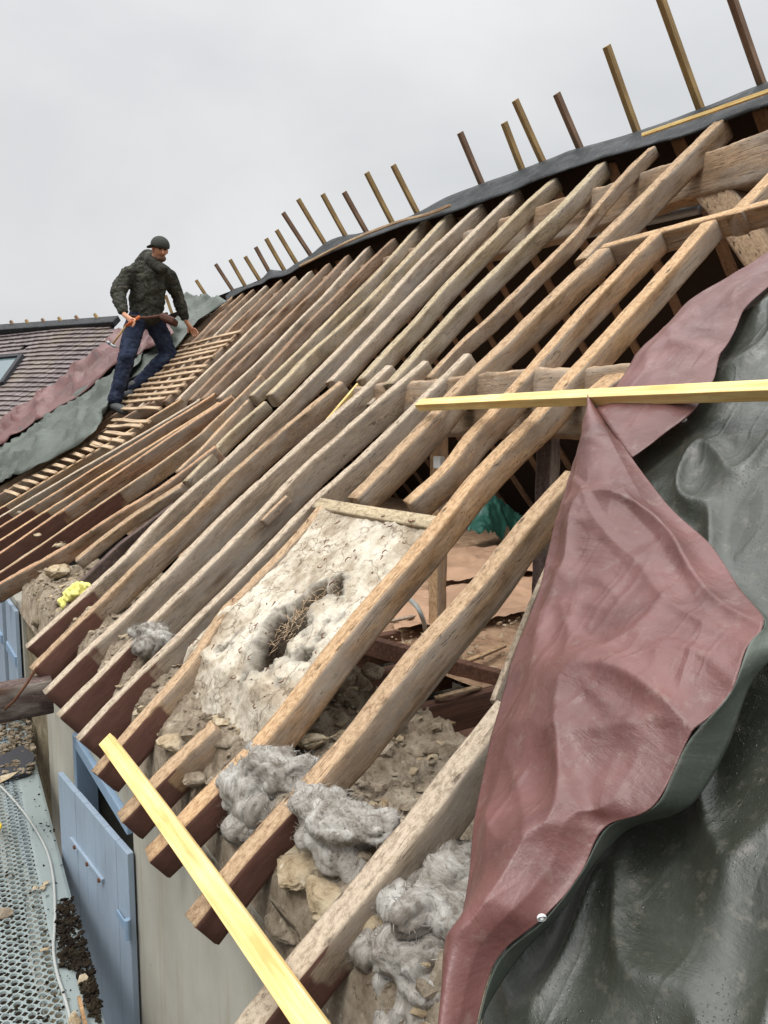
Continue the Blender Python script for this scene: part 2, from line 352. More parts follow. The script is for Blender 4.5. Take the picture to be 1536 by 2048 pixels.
# ------------------------------------------------------------------ rafters
def paint(o, fn):
    ca = o.data.color_attributes.new('mask', 'FLOAT_COLOR', 'POINT')
    for i, v in enumerate(o.data.vertices): ca.data[i].color = (*fn(i, v), 1)
def rafter(pts, mat, label, w=.078, d=.09, off=0.0, tail=0.0, group='old rafters of the stripped roof', world=False, round_=.5, wob=1.0, n=None, name='rafter', parent=None, nrm=NRM, cat='rafter', rot=0.0, lime=1.0):
    P = [Vector(p) for p in pts] if world else [roof(x, y, off) for x, y in pts]
    L = sum((P[i+1]-P[i]).length for i in range(len(P)-1))
    N = n or max(14, int(L*30)); C_ = catmull(P, N); K = 16; seed = random.random()*99
    if not world and w > .04:
        d *= 1.08 if w > .06 else 1.0; w *= .92; wob *= .72
        P = [p + Vector((0, -.008, 0)) for p in P]
    Mx = frame(P[-1], P[0], nrm); vs = []; fs = []; mk = []
    pw = 2.2 + 5.5*(1-round_)**1.5
    for i, p in enumerate(C_):
        t = (C_[max(i-1, 0)]-C_[min(i+1, N-1)]).normalized(); b = Vector(nrm).cross(t).normalized(); nn = t.cross(b)
        s = L*i/(N-1)
        lw = 1 + .13*wob*noise.noise(Vector((s*2.3, seed, 0))); ld = 1 + .12*wob*noise.noise(Vector((s*2.0, seed, 9)))
        jx = .009*wob*noise.noise(Vector((s*1.7, seed, 5))); jz = .008*wob*noise.noise(Vector((s*1.3, seed, 7)))
        endk = 1.0
        dist_tail = L - s
        for j in range(K):
            a = 2*math.pi*(j+.5)/K; cx = math.cos(a); cz = math.sin(a)
            e_ = 2.0/(9.0 if cz > 0 else pw)
            q = Vector((math.copysign(abs(cx)**e_, cx), math.copysign(abs(cz)**e_, cz)))
            r_ = 1 + .06*wob*noise.noise(Vector((s*7, seed+cx*2, cz*2))) + .05*wob*noise.noise(Vector((s*23, seed+cx*3, cz*3)))
            v = p + b*(q.x*w/2*lw*r_ + jx) + nn*(min(q.y, 1)*d/2*ld*r_ - d/2 + jz)
            # ragged end cuts
            if i in (0, N-1): v += t*(.006*noise.noise(Vector((j*1.3, seed, i))))
            vs.append(v)
            stain = 1.0 if (tail and dist_tail < tail and cz < .80) else 0.0
            if tail and dist_tail < tail and dist_tail > tail-.07: stain *= .5 + .5*noise.noise(Vector((j*.9, seed, 1)))
            top = max(0, min(1, (cz-.75)*8)); limek = lime*(1-top)*(0 if (tail and dist_tail < tail) else 1)
            mk.append((stain, top, limek))
    for i in range(N-1):
        for j in range(K): fs.append([i*K+j, (i+1)*K+j, (i+1)*K+(j+1)%K, i*K+(j+1)%K])
    fs.append([j for j in range(K)]); fs.append([(N-1)*K+j for j in range(K)][::-1])
    o = mesh_obj(name, vs, fs, mat, parent, True, Mx)
    for p in o.data.polygons[-2:]: p.use_smooth = False
    ca = o.data.color_attributes.new('mask', 'FLOAT_COLOR', 'POINT')
    for i, c in enumerate(mk): ca.data[i].color = (*c, 1)
    if parent is None: tag(o, label, cat, group)
    return o
R_, RG, RT, RY, RO, RD, RF = (M[k] for k in ('rafter','rafter_grey','rafter_tan','rafter_yellow','rafter_orange','rafter_dark','rafter_far'))
# right hand side, near
rafter([(1416,442),(1330,540),(1248,630),(1130,760),(1089,812),(956,945),(839,1091),(700,1250),(525,1470),(400,1600),(292,1708)], RT, 'long pale rafter with a dark knot, along the right edge of the plaster slab', .080, .085, tail=.36, round_=.15)
rafter([(1144,943),(1050,1043),(956,1160),(890,1238),(832,1303),(742,1416),(696,1474),(611,1569),(500,1692),(380,1842)], R_, 'rafter emerging from under the red tarp flap beside the pale wool bundle', .076, .085, tail=.42, round_=.1)
rafter([(1150,958),(1062,1060),(975,1180),(905,1262),(846,1334),(760,1440)], RG, 'half-round timber nailed against the lower flank of the rafter under the tarp', .05, .07, off=-.05, round_=.8)
rafter([(1010,1408),(925,1515),(844,1622),(760,1724),(696,1802),(611,1903),(505,2035),(450,2105)], RG, 'white stained rafter nearest the camera, disappearing under the red tarp', .076, .10, tail=.26, round_=.3)
rafter([(1311,466),(1220,560),(1131,653),(1045,752),(987,818),(937,871),(890,935),(812,1004)], RT, 'brown rafter between the upper trimmer and the plaster slab', .074, .088, round_=.15)
rafter([(425,1448),(400,1472),(332,1537),(238,1634)], R_, 'short rafter tail sticking out below the foot of the plaster slab', .075, .09, tail=.22, round_=.2)
rafter([(1440,239),(1327,350),(1209,468),(1160,520)], R_, 'rafter top running from the ridge beam down to the left end of the trimmer', .085, .11, round_=.2)
rafter([(1206,497),(1108,588),(1000,690),(912,776),(860,836),(780,918),(704,996)], R_, 'thick round rafter passing under the tip of the new yellow batten', .092, .105, round_=.9)
rafter([(1303,294),(1209,392),(1131,482),(1045,571),(1000,614),(912,691),(853,752)], R_, 'thin split rafter ending in a cut tip above the grey planks', .058, .07, round_=.2, wob=2)
rafter([(1202,325),(1131,403),(1034,495),(940,588),(860,672),(775,768)], RY, 'upper rafter with a stub end beside the second cut grey rafter', .088, .095, round_=.4)
rafter([(1107,357),(1049,409),(984,475),(906,555),(841,628),(781,690),(720,758)], RY, 'upper rafter ending where the thin new yellow lath pokes out', .08, .09, round_=.4)
rafter([(1031,381),(953,457),(896,515),(828,583),(750,665),(657,764)], RG, 'smooth grey upper rafter, round like a pole, ending over the purlin', .085, .095, round_=.9)
# long one
rafter([(958,410),(854,508),(770,600),(686,690),(600,775),(508,865),(443,926),(365,994),(300,1057),(250,1112),(182,1175),(52,1293)], RG, 'long unbroken rafter from ridge to eave above the yellow foam', .086, .10, tail=.42, round_=.5)
# lower segments
rafter([(933,707),(845,793),(756,881),(626,1000),(547,1083),(456,1174),(365,1262),(250,1375),(154,1478)], RG, 'flat grey sawn rafter with a chamfered upper end, left of the plaster slab', .062, .115, tail=.38, round_=.1)
rafter([(850,722),(767,792),(678,871),(600,941),(520,1024),(446,1100),(372,1172),(300,1243),(234,1312),(115,1431)], RG, 'lower grey rafter second from the plaster slab, with a rounded upper end', .07, .12, tail=.42, round_=.35)
rafter([(777,730),(709,793),(652,842),(560,924),(446,1032),(330,1150),(232,1246),(167,1306),(86,1384)], RG, 'lower grey rafter third from the plaster slab, beside the thin yellow lath', .078, .12, tail=.28, round_=.5)
rafter([(681,763),(600,830),(547,872),(456,953),(378,1031),(300,1104),(206,1196),(135,1265),(62,1338)], R_, 'bowed lower rafter with a cut top end over the purlin', .08, .11, tail=.38, round_=.7, wob=1.6)
rafter([(640,1014),(581,1084),(477,1190),(443,1224),(375,1326),(307,1404),(242,1480),(188,1545)], R_, 'rafter under the left edge of the plaster slab', .07, .10, tail=.30, round_=.2)
# stepped yellow pair and lower halves
rafter([(896,430),(875,451),(800,530),(738,597),(660,671),(608,716),(536,790)], RY, 'yellowish upper rafter ending in a stepped hollow cut, nearest the long rafter', .09, .09, round_=.2, wob=1.6)
rafter([(852,438),(800,494),(725,572),(650,645),(577,720),(500,792)], RY, 'second yellowish upper rafter ending in a stepped cut', .075, .085, round_=.3, wob=1.4)
rafter([(529,803),(456,868),(418,910),(368,962)], RY, 'short pale pole end below the stepped yellow rafter', .07, .08, off=-.02, round_=.9)
rafter([(495,800),(446,850),(400,900),(352,944)], R_, 'lower half of the second stepped rafter', .06, .08, off=-.02, round_=.3)
rafter([(364,968),(312,1000),(260,1034),(200,1080),(151,1120)], R_, 'wide grey plank lying beside the dark timber, above the rubble', .10, .06, off=-.04, round_=.2)
rafter([(345,1008),(300,1042),(234,1092),(185,1138),(130,1190)], RD, 'dark blackened timber lying above the yellow foam', .06, .08, off=-.03, round_=.5, lime=.1)
# left lower fan
rafter([(430,892),(300,985),(156,1076),(-20,1180)], RO, 'rotten split orange rafter with frayed flank', .06, .11, round_=.1, wob=1.8)
rafter([(520,750),(425,843),(346,907),(0,1144),(-30,1164)], R_, 'long low rafter above the rotten orange one', .05, .11, tail=1.2, round_=.1, wob=.8)
LOW = [([(436,808),(234,946),(0,1105),(-30,1125)], RO, .055, .85),
       ([(410,822),(216,943),(0,1079),(-30,1098)], RT, .05, .8),
       ([(402,804),(221,916),(0,1053),(-30,1072)], RO, .05, .7),
       ([(372,816),(182,926),(0,1032),(-30,1049)], RG, .05, .5),
       ([(335,814),(182,906),(0,1016),(-30,1034)], RT, .05, .4),
       ([(280,816),(161,888),(0,988),(-30,1006)], RF, .05, 0),
       ([(240,820),(120,900),(0,972),(-30,990)], RF, .045, 0)]
for i, (p, m, w, tl) in enumerate(LOW):
    p = [(p[0][0]+26, p[0][1]-18)] + p
    rafter(p, m, '%s lower rafter on the left, counting up from the rotten orange one' % ORD[i], w*1.15, .11, tail=tl, round_=.15, wob=.8)
# upper left, tight rows up to the ridge
UPP = [([(785,478),(712,548),(634,627),(582,681),(515,752)], RF),
       ([(736,494),(673,561),(627,611),(533,705),(491,746),(435,798)], RG),
       ([(694,512),(640,568),(560,645),(480,722),(404,798)], RF),
       ([(655,528),(600,584),(530,652),(450,728),(378,800)], RF),
       ([(619,543),(560,602),(500,660),(430,726),(352,800)], RG),
       ([(587,554),(530,610),(470,668),(400,734),(328,802)], RF),
       ([(559,561),(500,618),(440,676),(370,742),(302,808)], RF),
       ([(530,572),(478,620),(420,678),(350,745),(275,815)], RG),
       ([(504,580),(455,625),(400,680),(330,748),(250,818)], RF),
       ([(486,585),(430,636),(378,690),(300,760),(225,826)], RF),
       ([(466,592),(410,640),(350,702),(280,766),(205,835)], RF)]
for i, (p, m) in enumerate(UPP):
    rafter(p, m, '%s tightly set upper rafter, counting left from the yellow stepped pair' % ORD[i], .075, .085, round_=.5, wob=1.3, lime=.6)
# far right pieces
rafter([(1560,330),(1500,392),(1466,428)], RT, 'short rafter stub above the trimmer at the right edge', .08, .09, round_=.3)
mb = MB(); a, b = roof(1204,492,.0), roof(1640,373,.0)
rafter([a, b], RT, 'trimmer board running across the tops of the two right-hand rafters', .05, .10, world=True, round_=.05, wob=.5, group=None, name='trimmer', cat='trimmer')
rafter([roof(632,1004), roof(750,1024), roof(880,1046)], RY, 'short trimmer board along the top of the plaster slab', .06, .08, world=True, round_=.05, wob=.5, group=None, name='trimmer', cat='trimmer')
# small nailed sister pieces
rafter([(800,742),(760,782),(735,808)], RG, 'small cut block on the purlin between the grey rafters', .05, .05, off=-.06, round_=.2, name='wood_block', cat='wood block', group=None)
rafter([(572,990),(545,1016),(522,1040)], R_, 'little stub nailed on the flank of a grey rafter', .03, .04, off=-.005, round_=.1, name='wood_block', cat='wood block', group=None)
rafter([(1245,742),(1215,760),(1180,790)], RT, 'sawn block end resting on the purlin beside the right rafter', .10, .08, off=-.03, round_=.1, name='wood_block', cat='wood block', group=None)
# leaning grey board by the tarp
rafter([atz(1150,1010,-.35), roof(1080,1160,-.25), roof(1004,1350,-.25), roof(985,1400,-.25)], RG, 'grey board standing on edge under the left border of the red tarp flap', .02, .10, world=True, round_=.1, wob=.4, name='board', cat='board', group=None)

# ------------------------------------------------------------------ purlin, ridge beam, truss, inner roof
xp = roof(1180,762,-.10).x
PU = lambda y, x=xp, o=-.10: Vector((x, y, Z0+TAN*x)) + NRM*o
ype = roof(700,775).y
rafter([Vector((xp, .9, PU(0).z-.01)), Vector((xp, (.9+ype)/2, PU(0).z)), Vector((xp, ype, PU(0).z))], M['beam'], 'big hand-hewn purlin crossing under the middle of the rafters', .19, .27, world=True, round_=.2, nrm=Zu, name='purlin', cat='purlin', group=None, wob=1.2)
rafter([Vector((XR-.25, .6, ZR-.32)), Vector((XR-.25, 5, ZR-.33)), Vector((XR-.25, 13.5, ZR-.3))], M['beam'], 'heavy ridge beam below the dark ridge tarp', .14, .24, world=True, round_=.15, nrm=Zu, name='ridge_beam', cat='beam', group=None)
a, b = atx(1395,345,XR-.3), atx(1560,600,XR-.3)
rafter([a, a.lerp(b,.5)+Vector((0,-.03,0)), b], M['beam'], 'thick inclined truss brace under the ridge beam at the right', .17, .13, world=True, round_=.2, nrm=Vector((-1,0,0)), name='brace', cat='brace', group=None)
a = PU(0)
for (px, t1, t2, lab) in ((868, 880, 1010, 'upright wooden post below the purlin holding a grey switch box'), (1085, 860, 1000, 'upright post below the purlin half covered with cobwebs')):
    p = atx(px, t1, xp+.1); q = Vector((p.x, p.y, -1.1))
    rafter([Vector((p.x, p.y, PU(0).z-.15)), q], M['rafter_tan'] if px < 900 else M['rafter_dark'], lab, .085, .06, world=True, round_=.1, nrm=Vector((-1,0,0)), name='post', cat='post', group=None)
p = atx(878, 925, xp+.03); MB().box(p, (.03,.06,.06)).build('switch_box', M['white'], bevel=.005); tag(D.objects['switch_box'], 'small grey switch box on the upright post under the purlin', 'switch box')
# rail of grey metal below ridge
rl = empty('metal_rail', atx(1200, 430, XR-.08), 'double grey metal rail under the ridge beam behind the rafters', 'rail')
for k, dz in enumerate((0, -.085)):
    MB().tube([atx(985, 486, XR-.08)+Vector((0,0,dz)), atx(1400, 386, XR-.08)+Vector((0,0,dz))], .030).build('rail_tube', M['metal_light'], rl, True)
# opposite slope: felt + rafters
T2 = math.tan(R(48)); ox = lambda x: ZR - .06 - T2*(x-XR)
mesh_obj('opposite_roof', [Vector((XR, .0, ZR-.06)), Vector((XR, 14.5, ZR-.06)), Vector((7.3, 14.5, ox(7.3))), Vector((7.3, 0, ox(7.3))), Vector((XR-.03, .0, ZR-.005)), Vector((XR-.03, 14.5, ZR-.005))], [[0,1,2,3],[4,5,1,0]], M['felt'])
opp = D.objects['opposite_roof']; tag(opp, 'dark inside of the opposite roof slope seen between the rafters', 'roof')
n2 = Vector((-math.sin(R(48)), 0, -math.cos(R(48))))
for i in range(22):
    y = 1.0 + i*.5
    a = Vector((XR+.02, y, ZR-.08)) + n2*.01; b = Vector((7.1, y+.06, ox(7.1)-.02)) + n2*.01
    rafter([a, b], M['inner'], '', .09, .08, world=True, round_=.3, nrm=n2, name='rafter', parent=opp, lime=0)
# end gables of the attic void (dark)
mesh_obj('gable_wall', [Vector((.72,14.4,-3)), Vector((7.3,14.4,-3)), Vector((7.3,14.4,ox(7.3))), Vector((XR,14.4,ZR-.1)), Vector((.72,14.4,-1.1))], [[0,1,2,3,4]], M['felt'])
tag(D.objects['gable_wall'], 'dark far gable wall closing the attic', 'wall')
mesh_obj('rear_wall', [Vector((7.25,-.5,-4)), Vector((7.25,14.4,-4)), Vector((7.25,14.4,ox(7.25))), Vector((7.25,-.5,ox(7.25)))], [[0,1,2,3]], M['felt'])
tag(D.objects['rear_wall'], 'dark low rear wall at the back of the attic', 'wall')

# ------------------------------------------------------------------ heightfield helper
def field(name, x0, x1, y0, y1, nx, ny, zf, mat, mask=None, parent=None, smooth=True):
    vs = []; fs = []
    for i in range(nx+1):
        for j in range(ny+1):
            x = x0+(x1-x0)*i/nx; y = y0+(y1-y0)*j/ny; vs.append(zf(x, y))
    for i in range(nx):
        for j in range(ny):
            a = i*(ny+1)+j; fs.append([a, a+ny+1, a+ny+2, a+1])
    o = mesh_obj(name, vs, fs, mat, parent, smooth)
    if mask:
        ca = o.data.color_attributes.new('mask', 'FLOAT_COLOR', 'POINT')
        for i in range(nx+1):
            for j in range(ny+1):
                ca.data[i*(ny+1)+j].color = (*mask(x0+(x1-x0)*i/nx, y0+(y1-y0)*j/ny), 1)
    return o
fb = lambda x, y, z=0, o=5: noise.fractal(Vector((x, y, z)), .9, 2.1, o)
def blob(pts, mat, name, label, cat, group=None, disp=.02, vox=.012, parent=None, ds=9.0, squash=1.0):
    """soft lump: several ellipsoids fused by a voxel remesh and roughened"""
    mb = bmesh.new()
    for (c, r) in pts:
        rr = r if isinstance(r, (tuple, list)) else (r, r, r)
        Mx = Matrix.Translation(c) @ Matrix.Rotation(random.random()*3, 4, 'Z') @ Matrix.Diagonal((*rr, 1))
        bmesh.ops.create_icosphere(mb, subdivisions=3, radius=1, matrix=Mx)
    c0 = sum((Vector(c) for c, r in pts), Vector())/len(pts)
    me = D.meshes.new(name); mb.to_mesh(me); mb.free()
    me.transform(Matrix.Translation(-c0)); me.materials.append(mat)
    o = D.objects.new(name, me); COL.objects.link(o); o.location = c0
    rm = o.modifiers.new('Remesh', 'REMESH'); rm.mode = 'VOXEL'; rm.voxel_size = vox; rm.use_smooth_shade = True
    sm = o.modifiers.new('Smooth', 'SMOOTH'); sm.iterations = 3
    dg = bpy.context.evaluated_depsgraph_get(); me2 = D.meshes.new_from_object(o.evaluated_get(dg)); o.modifiers.clear(); o.data = me2
    me2.name = name
    sd_ = Vector((random.random()*50, 0, 0))
    for v, nn in [(v, v.normal.copy()) for v in me2.vertices]:
        q = v.co*ds + sd_
        rid = 1-abs(noise.noise(q))*2
        v.co += nn*(disp*((rid*.9 + .7*noise.fractal(q*2.1, .8, 2.2, 5)) if ds > 6 else (1.3*noise.noise(q)+.5*(rid if rid < .5 else 1.0-rid)+.25*noise.fractal(q*3.5, .7, 2.2, 5))))
    bb_ = bmesh.new(); bb_.from_mesh(me2); seen = set(); best = []
    for v in bb_.verts:
        if v in seen: continue
        st_k = [v]; isl = []; seen.add(v)
        while st_k:
            a_ = st_k.pop(); isl.append(a_)
            for e_ in a_.link_edges:
                o_v = e_.other_vert(a_)
                if o_v not in seen: seen.add(o_v); st_k.append(o_v)
        if len(isl) > len(best): best = isl
    keep = set(best); bmesh.ops.delete(bb_, geom=[v for v in bb_.verts if v not in keep], context='VERTS'); bb_.to_mesh(me2); bb_.free()
    me2.update()
    for p in me2.polygons: p.use_smooth = True
    return tag(o, label, cat, group)

# ------------------------------------------------------------------ house wall
XW = .716; ZT = -1.13
wall = empty('house_wall', (XW, 3, -4.2), 'grey beige rendered house wall below the rafter tails', 'wall')
def slab(y0, y1, z0, z1): return [(y0, y1, z0, z1)]
# window opening y 2.85..3.95, z -2.6..-1.52 ; second opening y 5.7..6.7
mb = MB()
for (y0, y1, z0, z1) in ((-.6,2.87,-4.2,ZT), (2.87,3.9,-1.5,ZT), (2.87,3.9,-4.2,-2.7), (3.9,4.75,-4.2,ZT), (5.55,6.2,-4.2,ZT),(6.2,7.1,-1.35,ZT),(7.1,13.6,-4.2,ZT)):
    mb.box((XW+.24, (y0+y1)/2, (z0+z1)/2-(.045 if z1 == ZT else 0)), (.48, y1-y0, z1-z0-(.09 if z1 == ZT else 0)))
mb.build('render_face', M['render'], wall)
MB().box((XW+.20, 5.15, (ZT-4.2)/2), (.36, .80, ZT+4.2)).build('masonry_patch', M['masonry'], wall)
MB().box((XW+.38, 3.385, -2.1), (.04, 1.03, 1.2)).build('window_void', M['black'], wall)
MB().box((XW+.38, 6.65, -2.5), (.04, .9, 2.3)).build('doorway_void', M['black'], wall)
fr = MB()
fr.box((XW+.03, 3.86, -2.1), (.10,.06,1.18)); fr.box((XW+.03,3.36,-1.54),(.10,.95,.06)); fr.build('window_frame', M['frame_blue'], wall, bevel=.004)
# uneven mortar bed on the wall head
def bed(x, y):
    q = (x-XW)/.62
    edge = max(0, 1-q*9)
    nval = fb(x*7, y*7, 3); n2_ = fb(x*22, y*22, 8, 3)
    z = min(Z0+TAN*x - .085, -.97) + .055*nval + .022*n2_
    if q < .012: return Vector((XW-.006, y, ZT-.14))
    elif q < .10: z -= .05*(1-q/.10)
    xx = x + .03*noise.noise(Vector((x*3, y*5, 0)))*(1 if q > .05 else .3)
    if q > 1.25: z -= (q-1.25)*.95
    return Vector((xx, y, z))
field('mortar_bed', XW-.015, XW+1.05, .2, 5.6, 110, 560, bed, M['rubble'], parent=wall)
# shutter on the window
A = Vector((.695, 2.84, 0)); B = Vector((.605, 3.72, 0))
sh = empty('window_shutter', (A.x, A.y, -2.1), 'pale blue wooden shutter leaf standing ajar over the near window', 'shutter')
dirv = (B-A).normalized(); out = Vector((-dirv.y, dirv.x, 0)); 
if out.x > 0: out = -out
ztop, zbot = -1.62, -2.75
pl = MB()
nb = 7; Lw = (B-A).length
for i in range(nb):
    c = A + dirv*(Lw*(i+.5)/nb); Mx = frame(c+Vector((0,0,zbot)), c+Vector((0,0,ztop)), out)
    pl.box(((ztop-zbot)/2, 0, random.uniform(-.0008,.0008)), ((ztop-zbot), Lw/nb-.0025, .024), Mx)
pl.build('leaf_board', M['shutter'], sh, bevel=.002)
hg = MB(); hc = A + out*.022 + Vector((0,0,-1.92)); hg.tube([hc-Vector((0,0,.04)), hc+Vector((0,0,.04))], .012); hg.bar(hc, hc+dirv*.12-out*.004, .035, .006, out)
hg.build('hinge', M['frame_blue'], sh)
st_ = MB(); q = A+dirv*.28+out*.018+Vector((0,0,-1.86)); st_.bar(q, q+dirv*.42+Vector((0,0,.0)), .012, .012, out); st_.build('strap', M['shutter'], sh)
for f in (.30,.45,.62):
    c = A+dirv*f+out*.02+Vector((0,0,-1.865)); kn = MB(); kn.tube([c, c+out*.012], .009, 8); kn.build('bolt', M['rust'], sh)
# dirt on top edge
# far shutters (two leaves) on the doorway
for i, (y0, y1) in enumerate(((5.6,6.1),(6.25,6.8))):
    s2 = empty('door_shutter', (.69, y0, -2.2), ['pale blue shutter leaf folded back beside the far doorway', 'pale blue shutter leaf half seen at the left edge of the photo'][i], 'shutter')
    m_ = MB()
    for k in range(4):
        m_.box((.69-.008*i, y0+(y1-y0)*(k+.5)/4, -2.2), (.025, (y1-y0)/4-.004, 1.9))
    m_.build('leaf_board', M['shutter'], s2, bevel=.002)
    MB().box((.672-.008*i, (y0+y1)/2, -1.6), (.015, (y1-y0)-.04, .06)).build('cross_bar', M['frame_blue'], s2)
# brown beam + wire
a = atx(100, 1352, .60); 
rafter([a, a+Vector((-.7, .05, -.02)), a+Vector((-1.6,.1,-.03))], M['rafter_dark'], 'dark brown box beam sticking out of the wall at the left edge', .12, .17, world=True, round_=.02, wob=.15, nrm=Zu, name='beam', cat='beam', group=None)
tag(MB().tube(catmull([atx(74,1335,.5), atx(45,1380,.45), atx(20,1410,.4), atx(-20,1440,.4)], 12), .006).build('rusty_wire', M['rust'], smooth=True), 'thin rusty rod slanting down in front of the brown beam', 'rod')

# ------------------------------------------------------------------ scaffold deck with real holes
ZD = -2.0
deck = empty('scaffold_deck', (.2, 2.5, ZD), 'perforated galvanised scaffold deck beside the wall', 'scaffold deck')
vs = []; fs = []; e0 = atz(210,2048,ZD); e1 = atz(65,1500,ZD)
ax = (e1-e0).normalized(); px_ = Vector((-ax.y, ax.x, 0)); px_ = px_ if px_.x < 0 else -px_
org = e0 - ax*1.1
def dk(u, v): return org + ax*u + px_*v
pit = .040; nu, nv = 110, 22; rh = .0148; marg = .11
for iu in range(nu):
    for iv in range(nv):
        cu = (iu+.5)*pit; cv = marg + (iv+.5)*pit; i = len(vs)
        if iv*pit > .9: continue
        for k in range(8):
            a = math.pi/4*k + math.pi/8
            sx, sy = math.cos(a), math.sin(a); m_ = max(abs(sx), abs(sy))
            vs.append(dk(cu+sx/m_*pit/2, cv+sy/m_*pit/2))
        for k in range(8):
            a = math.pi/4*k + math.pi/8; vs.append(dk(cu+math.cos(a)*rh*1.15, cv+math.sin(a)*rh*.9))
        for k in range(8):
            a = math.pi/4*k + math.pi/8; vs.append(dk(cu+math.cos(a)*rh*.95, cv+math.sin(a)*rh*.75)-Vector((0,0,.008)))
        for k in range(8):
            fs.append([i+k, i+(k+1)%8, i+8+(k+1)%8, i+8+k]); fs.append([i+8+k, i+8+(k+1)%8, i+16+(k+1)%8, i+16+k])
        # corner fillers
o = mesh_obj('perforated_plate', vs, fs, M['metal'], deck)
vs = []; fs = []
Lk = nu*pit
for (u0, u1, v0, v1, z) in ((0, Lk, 0, marg, .0),):
    for (v, z_) in ((0,-.05),(0,.0),(.012,.004),(marg-.01,.003),(marg,0)):
        vs += [dk(u0, v)+Vector((0,0,z_)), dk(u1, v)+Vector((0,0,z_))]
for k in range(4): fs.append([2*k, 2*k+1, 2*k+3, 2*k+2])
mesh_obj('edge_rail', vs, fs, M['metal'], deck)
# cable on the deck
cb = [atz(x, y, ZD+.012) for x, y in ((-40,1545),(0,1572),(40,1615),(72,1660),(95,1705),(107,1760),(110,1830),(107,1900),(115,1950),(128,1990),(143,2048),(150,2100))]
tag(MB().tube(catmull(cb, 60), .006).build('grey_cable', M['cable_grey'], smooth=True), 'thin grey cable lying along the perforated scaffold deck', 'cable')
p = atz(0,1645,ZD+.03); tag(MB().tube(catmull([p+Vector((-.1,.03,0)), p+Vector((-.015,-.02,.01)), p+Vector((-.015,-.07,0)), p+Vector((-.1,-.10,0))],14), .010).build('yellow_strap', simple('yellow_strap_plastic', srgb(230,200,60), .5), smooth=True), 'yellow strap loop at the left edge of the deck', 'strap')
def scatter(name, pts, size, mat, label, cat='debris', k='stuff', flat=.5):
    mb = bmesh.new()
    for p in pts:
        s = size*random.uniform(.35, 1.3)**1.3
        Mx = Matrix.Translation(p) @ Matrix.Rotation(random.random()*6, 4, 'Z') @ Matrix.Rotation(random.uniform(-.5,.5), 4, 'X') @ Matrix.Diagonal((s*random.uniform(.6,1.5), s, s*random.uniform(.3, .9)*flat*1.5, 1))
        r = bmesh.ops.create_icosphere(mb, subdivisions=1, radius=1, matrix=Mx)
        for v in r['verts']: v.co += Vector((random.uniform(-1,1), random.uniform(-1,1), random.uniform(-1,1)))*s*.25
    me = D.meshes.new(name); mb.to_mesh(me); mb.free(); me.materials.append(mat)
    o = D.objects.new(name, me); COL.objects.link(o); return tag(o, label, cat, None, k)
def rnd_px(poly, n, fn):
    out = []; xs = [p[0] for p in poly]; ys = [p[1] for p in poly]
    while len(out) < n:
        x = random.uniform(min(xs), max(xs)); y = random.uniform(min(ys), max(ys)); c = False; j = len(poly)-1
        for i in range(len(poly)):
            if (poly[i][1] > y) != (poly[j][1] > y) and x < (poly[j][0]-poly[i][0])*(y-poly[i][1])/(poly[j][1]-poly[i][1])+poly[i][0]: c = not c
            j = i
        if c: out.append(fn(x, y))
    return out
zd = lambda x, y: atz(x, y, ZD+random.uniform(.004,.02))
scatter('dirt_pile', rnd_px([(115,1800),(145,1795),(165,1860),(200,1990),(205,2048),(180,2030),(150,1940),(118,1930),(112,1860)], 900, zd), .008, M['moss'], 'heap of black moss and leaf dirt on the deck beside the cable', 'dirt')
scatter('dirt_specks', rnd_px([(0,1500),(70,1510),(130,1740),(200,2048),(0,2048)], 260, zd), .005, M['moss'], 'dark crumbs scattered over the scaffold deck', 'dirt')
scatter('dirt_scraps', rnd_px([(0,1430),(60,1420),(70,1520),(60,1545),(0,1550)], 420, lambda x, y: atz(x, y, ZD+random.uniform(.0,.05))), .016, M['debris'], 'grey scraps and mortar crumbs at the far end of the deck', 'debris')
for i, (x, y, s, lab) in enumerate(((8,1825,.035,'brown stone chip at the left edge of the deck'), (88,1900,.025,'tan stone chip beside the cable'), (165,1960,.018,'pale stone chip in the dirt heap'), (150,2040,.022,'rust brown chip at the bottom of the deck'))):
    scatter('stone_chip', [atz(x, y, ZD+.015)], s, M['rubble_light'] if i else M['rubble'], lab, 'stone', None)
p = atz(85,1775,ZD+.015); scatter('paper_scrap', [p, p+Vector((.02,.03,0)), p+Vector((-.03,.0,0.01))], .014, M['rubble_light'], 'crumpled pale scrap lying on the deck near the cable', 'scrap', None, .3)
a = atz(158,1995,ZD+.02); b = atz(172,2055,ZD+.03)
tag(MB().bar(a, b, .012, .012, Zu).build('wood_splinter', M['rafter_tan']), 'thin brown wood splinter on the deck edge', 'splinter'); 
# black board on the far end of the deck
c = [atz(0,1512,ZD+.06), atz(45,1490,ZD+.06), atz(70,1512,ZD+.05), atz(58,1545,ZD+.03), atz(0,1560,ZD+.03), atz(-40,1540,ZD+.03)]
mesh_obj('black_board', c+[v-Vector((0,0,.015)) for v in c], [list(range(6)), [6,7,1,0],[7,8,2,1],[8,9,3,2],[9,10,4,3],[10,11,5,4]], M['slate']); tag(D.objects['black_board'], 'broken black board lying on the far end of the deck', 'board')
c = [atz(0,1552,ZD+.04), atz(38,1542,ZD+.04), atz(20,1556,ZD+.03), atz(0,1566,ZD+.03)]
mesh_obj('white_lath', c, [[0,1,2,3]], M['rubble_light']); tag(D.objects['white_lath'], 'white splinter of board in front of the black board', 'splinter')

# ------------------------------------------------------------------ ground
mesh_obj('ground', [Vector((-400,-400,-4.2)), Vector((400,-400,-4.2)), Vector((400,400,-4.2)), Vector((-400,400,-4.2))], [[0,1,2,3]], M['moss']); tag(D.objects['ground'], kind='structure')  # coloured near black to paint the shade seen through the deck holes

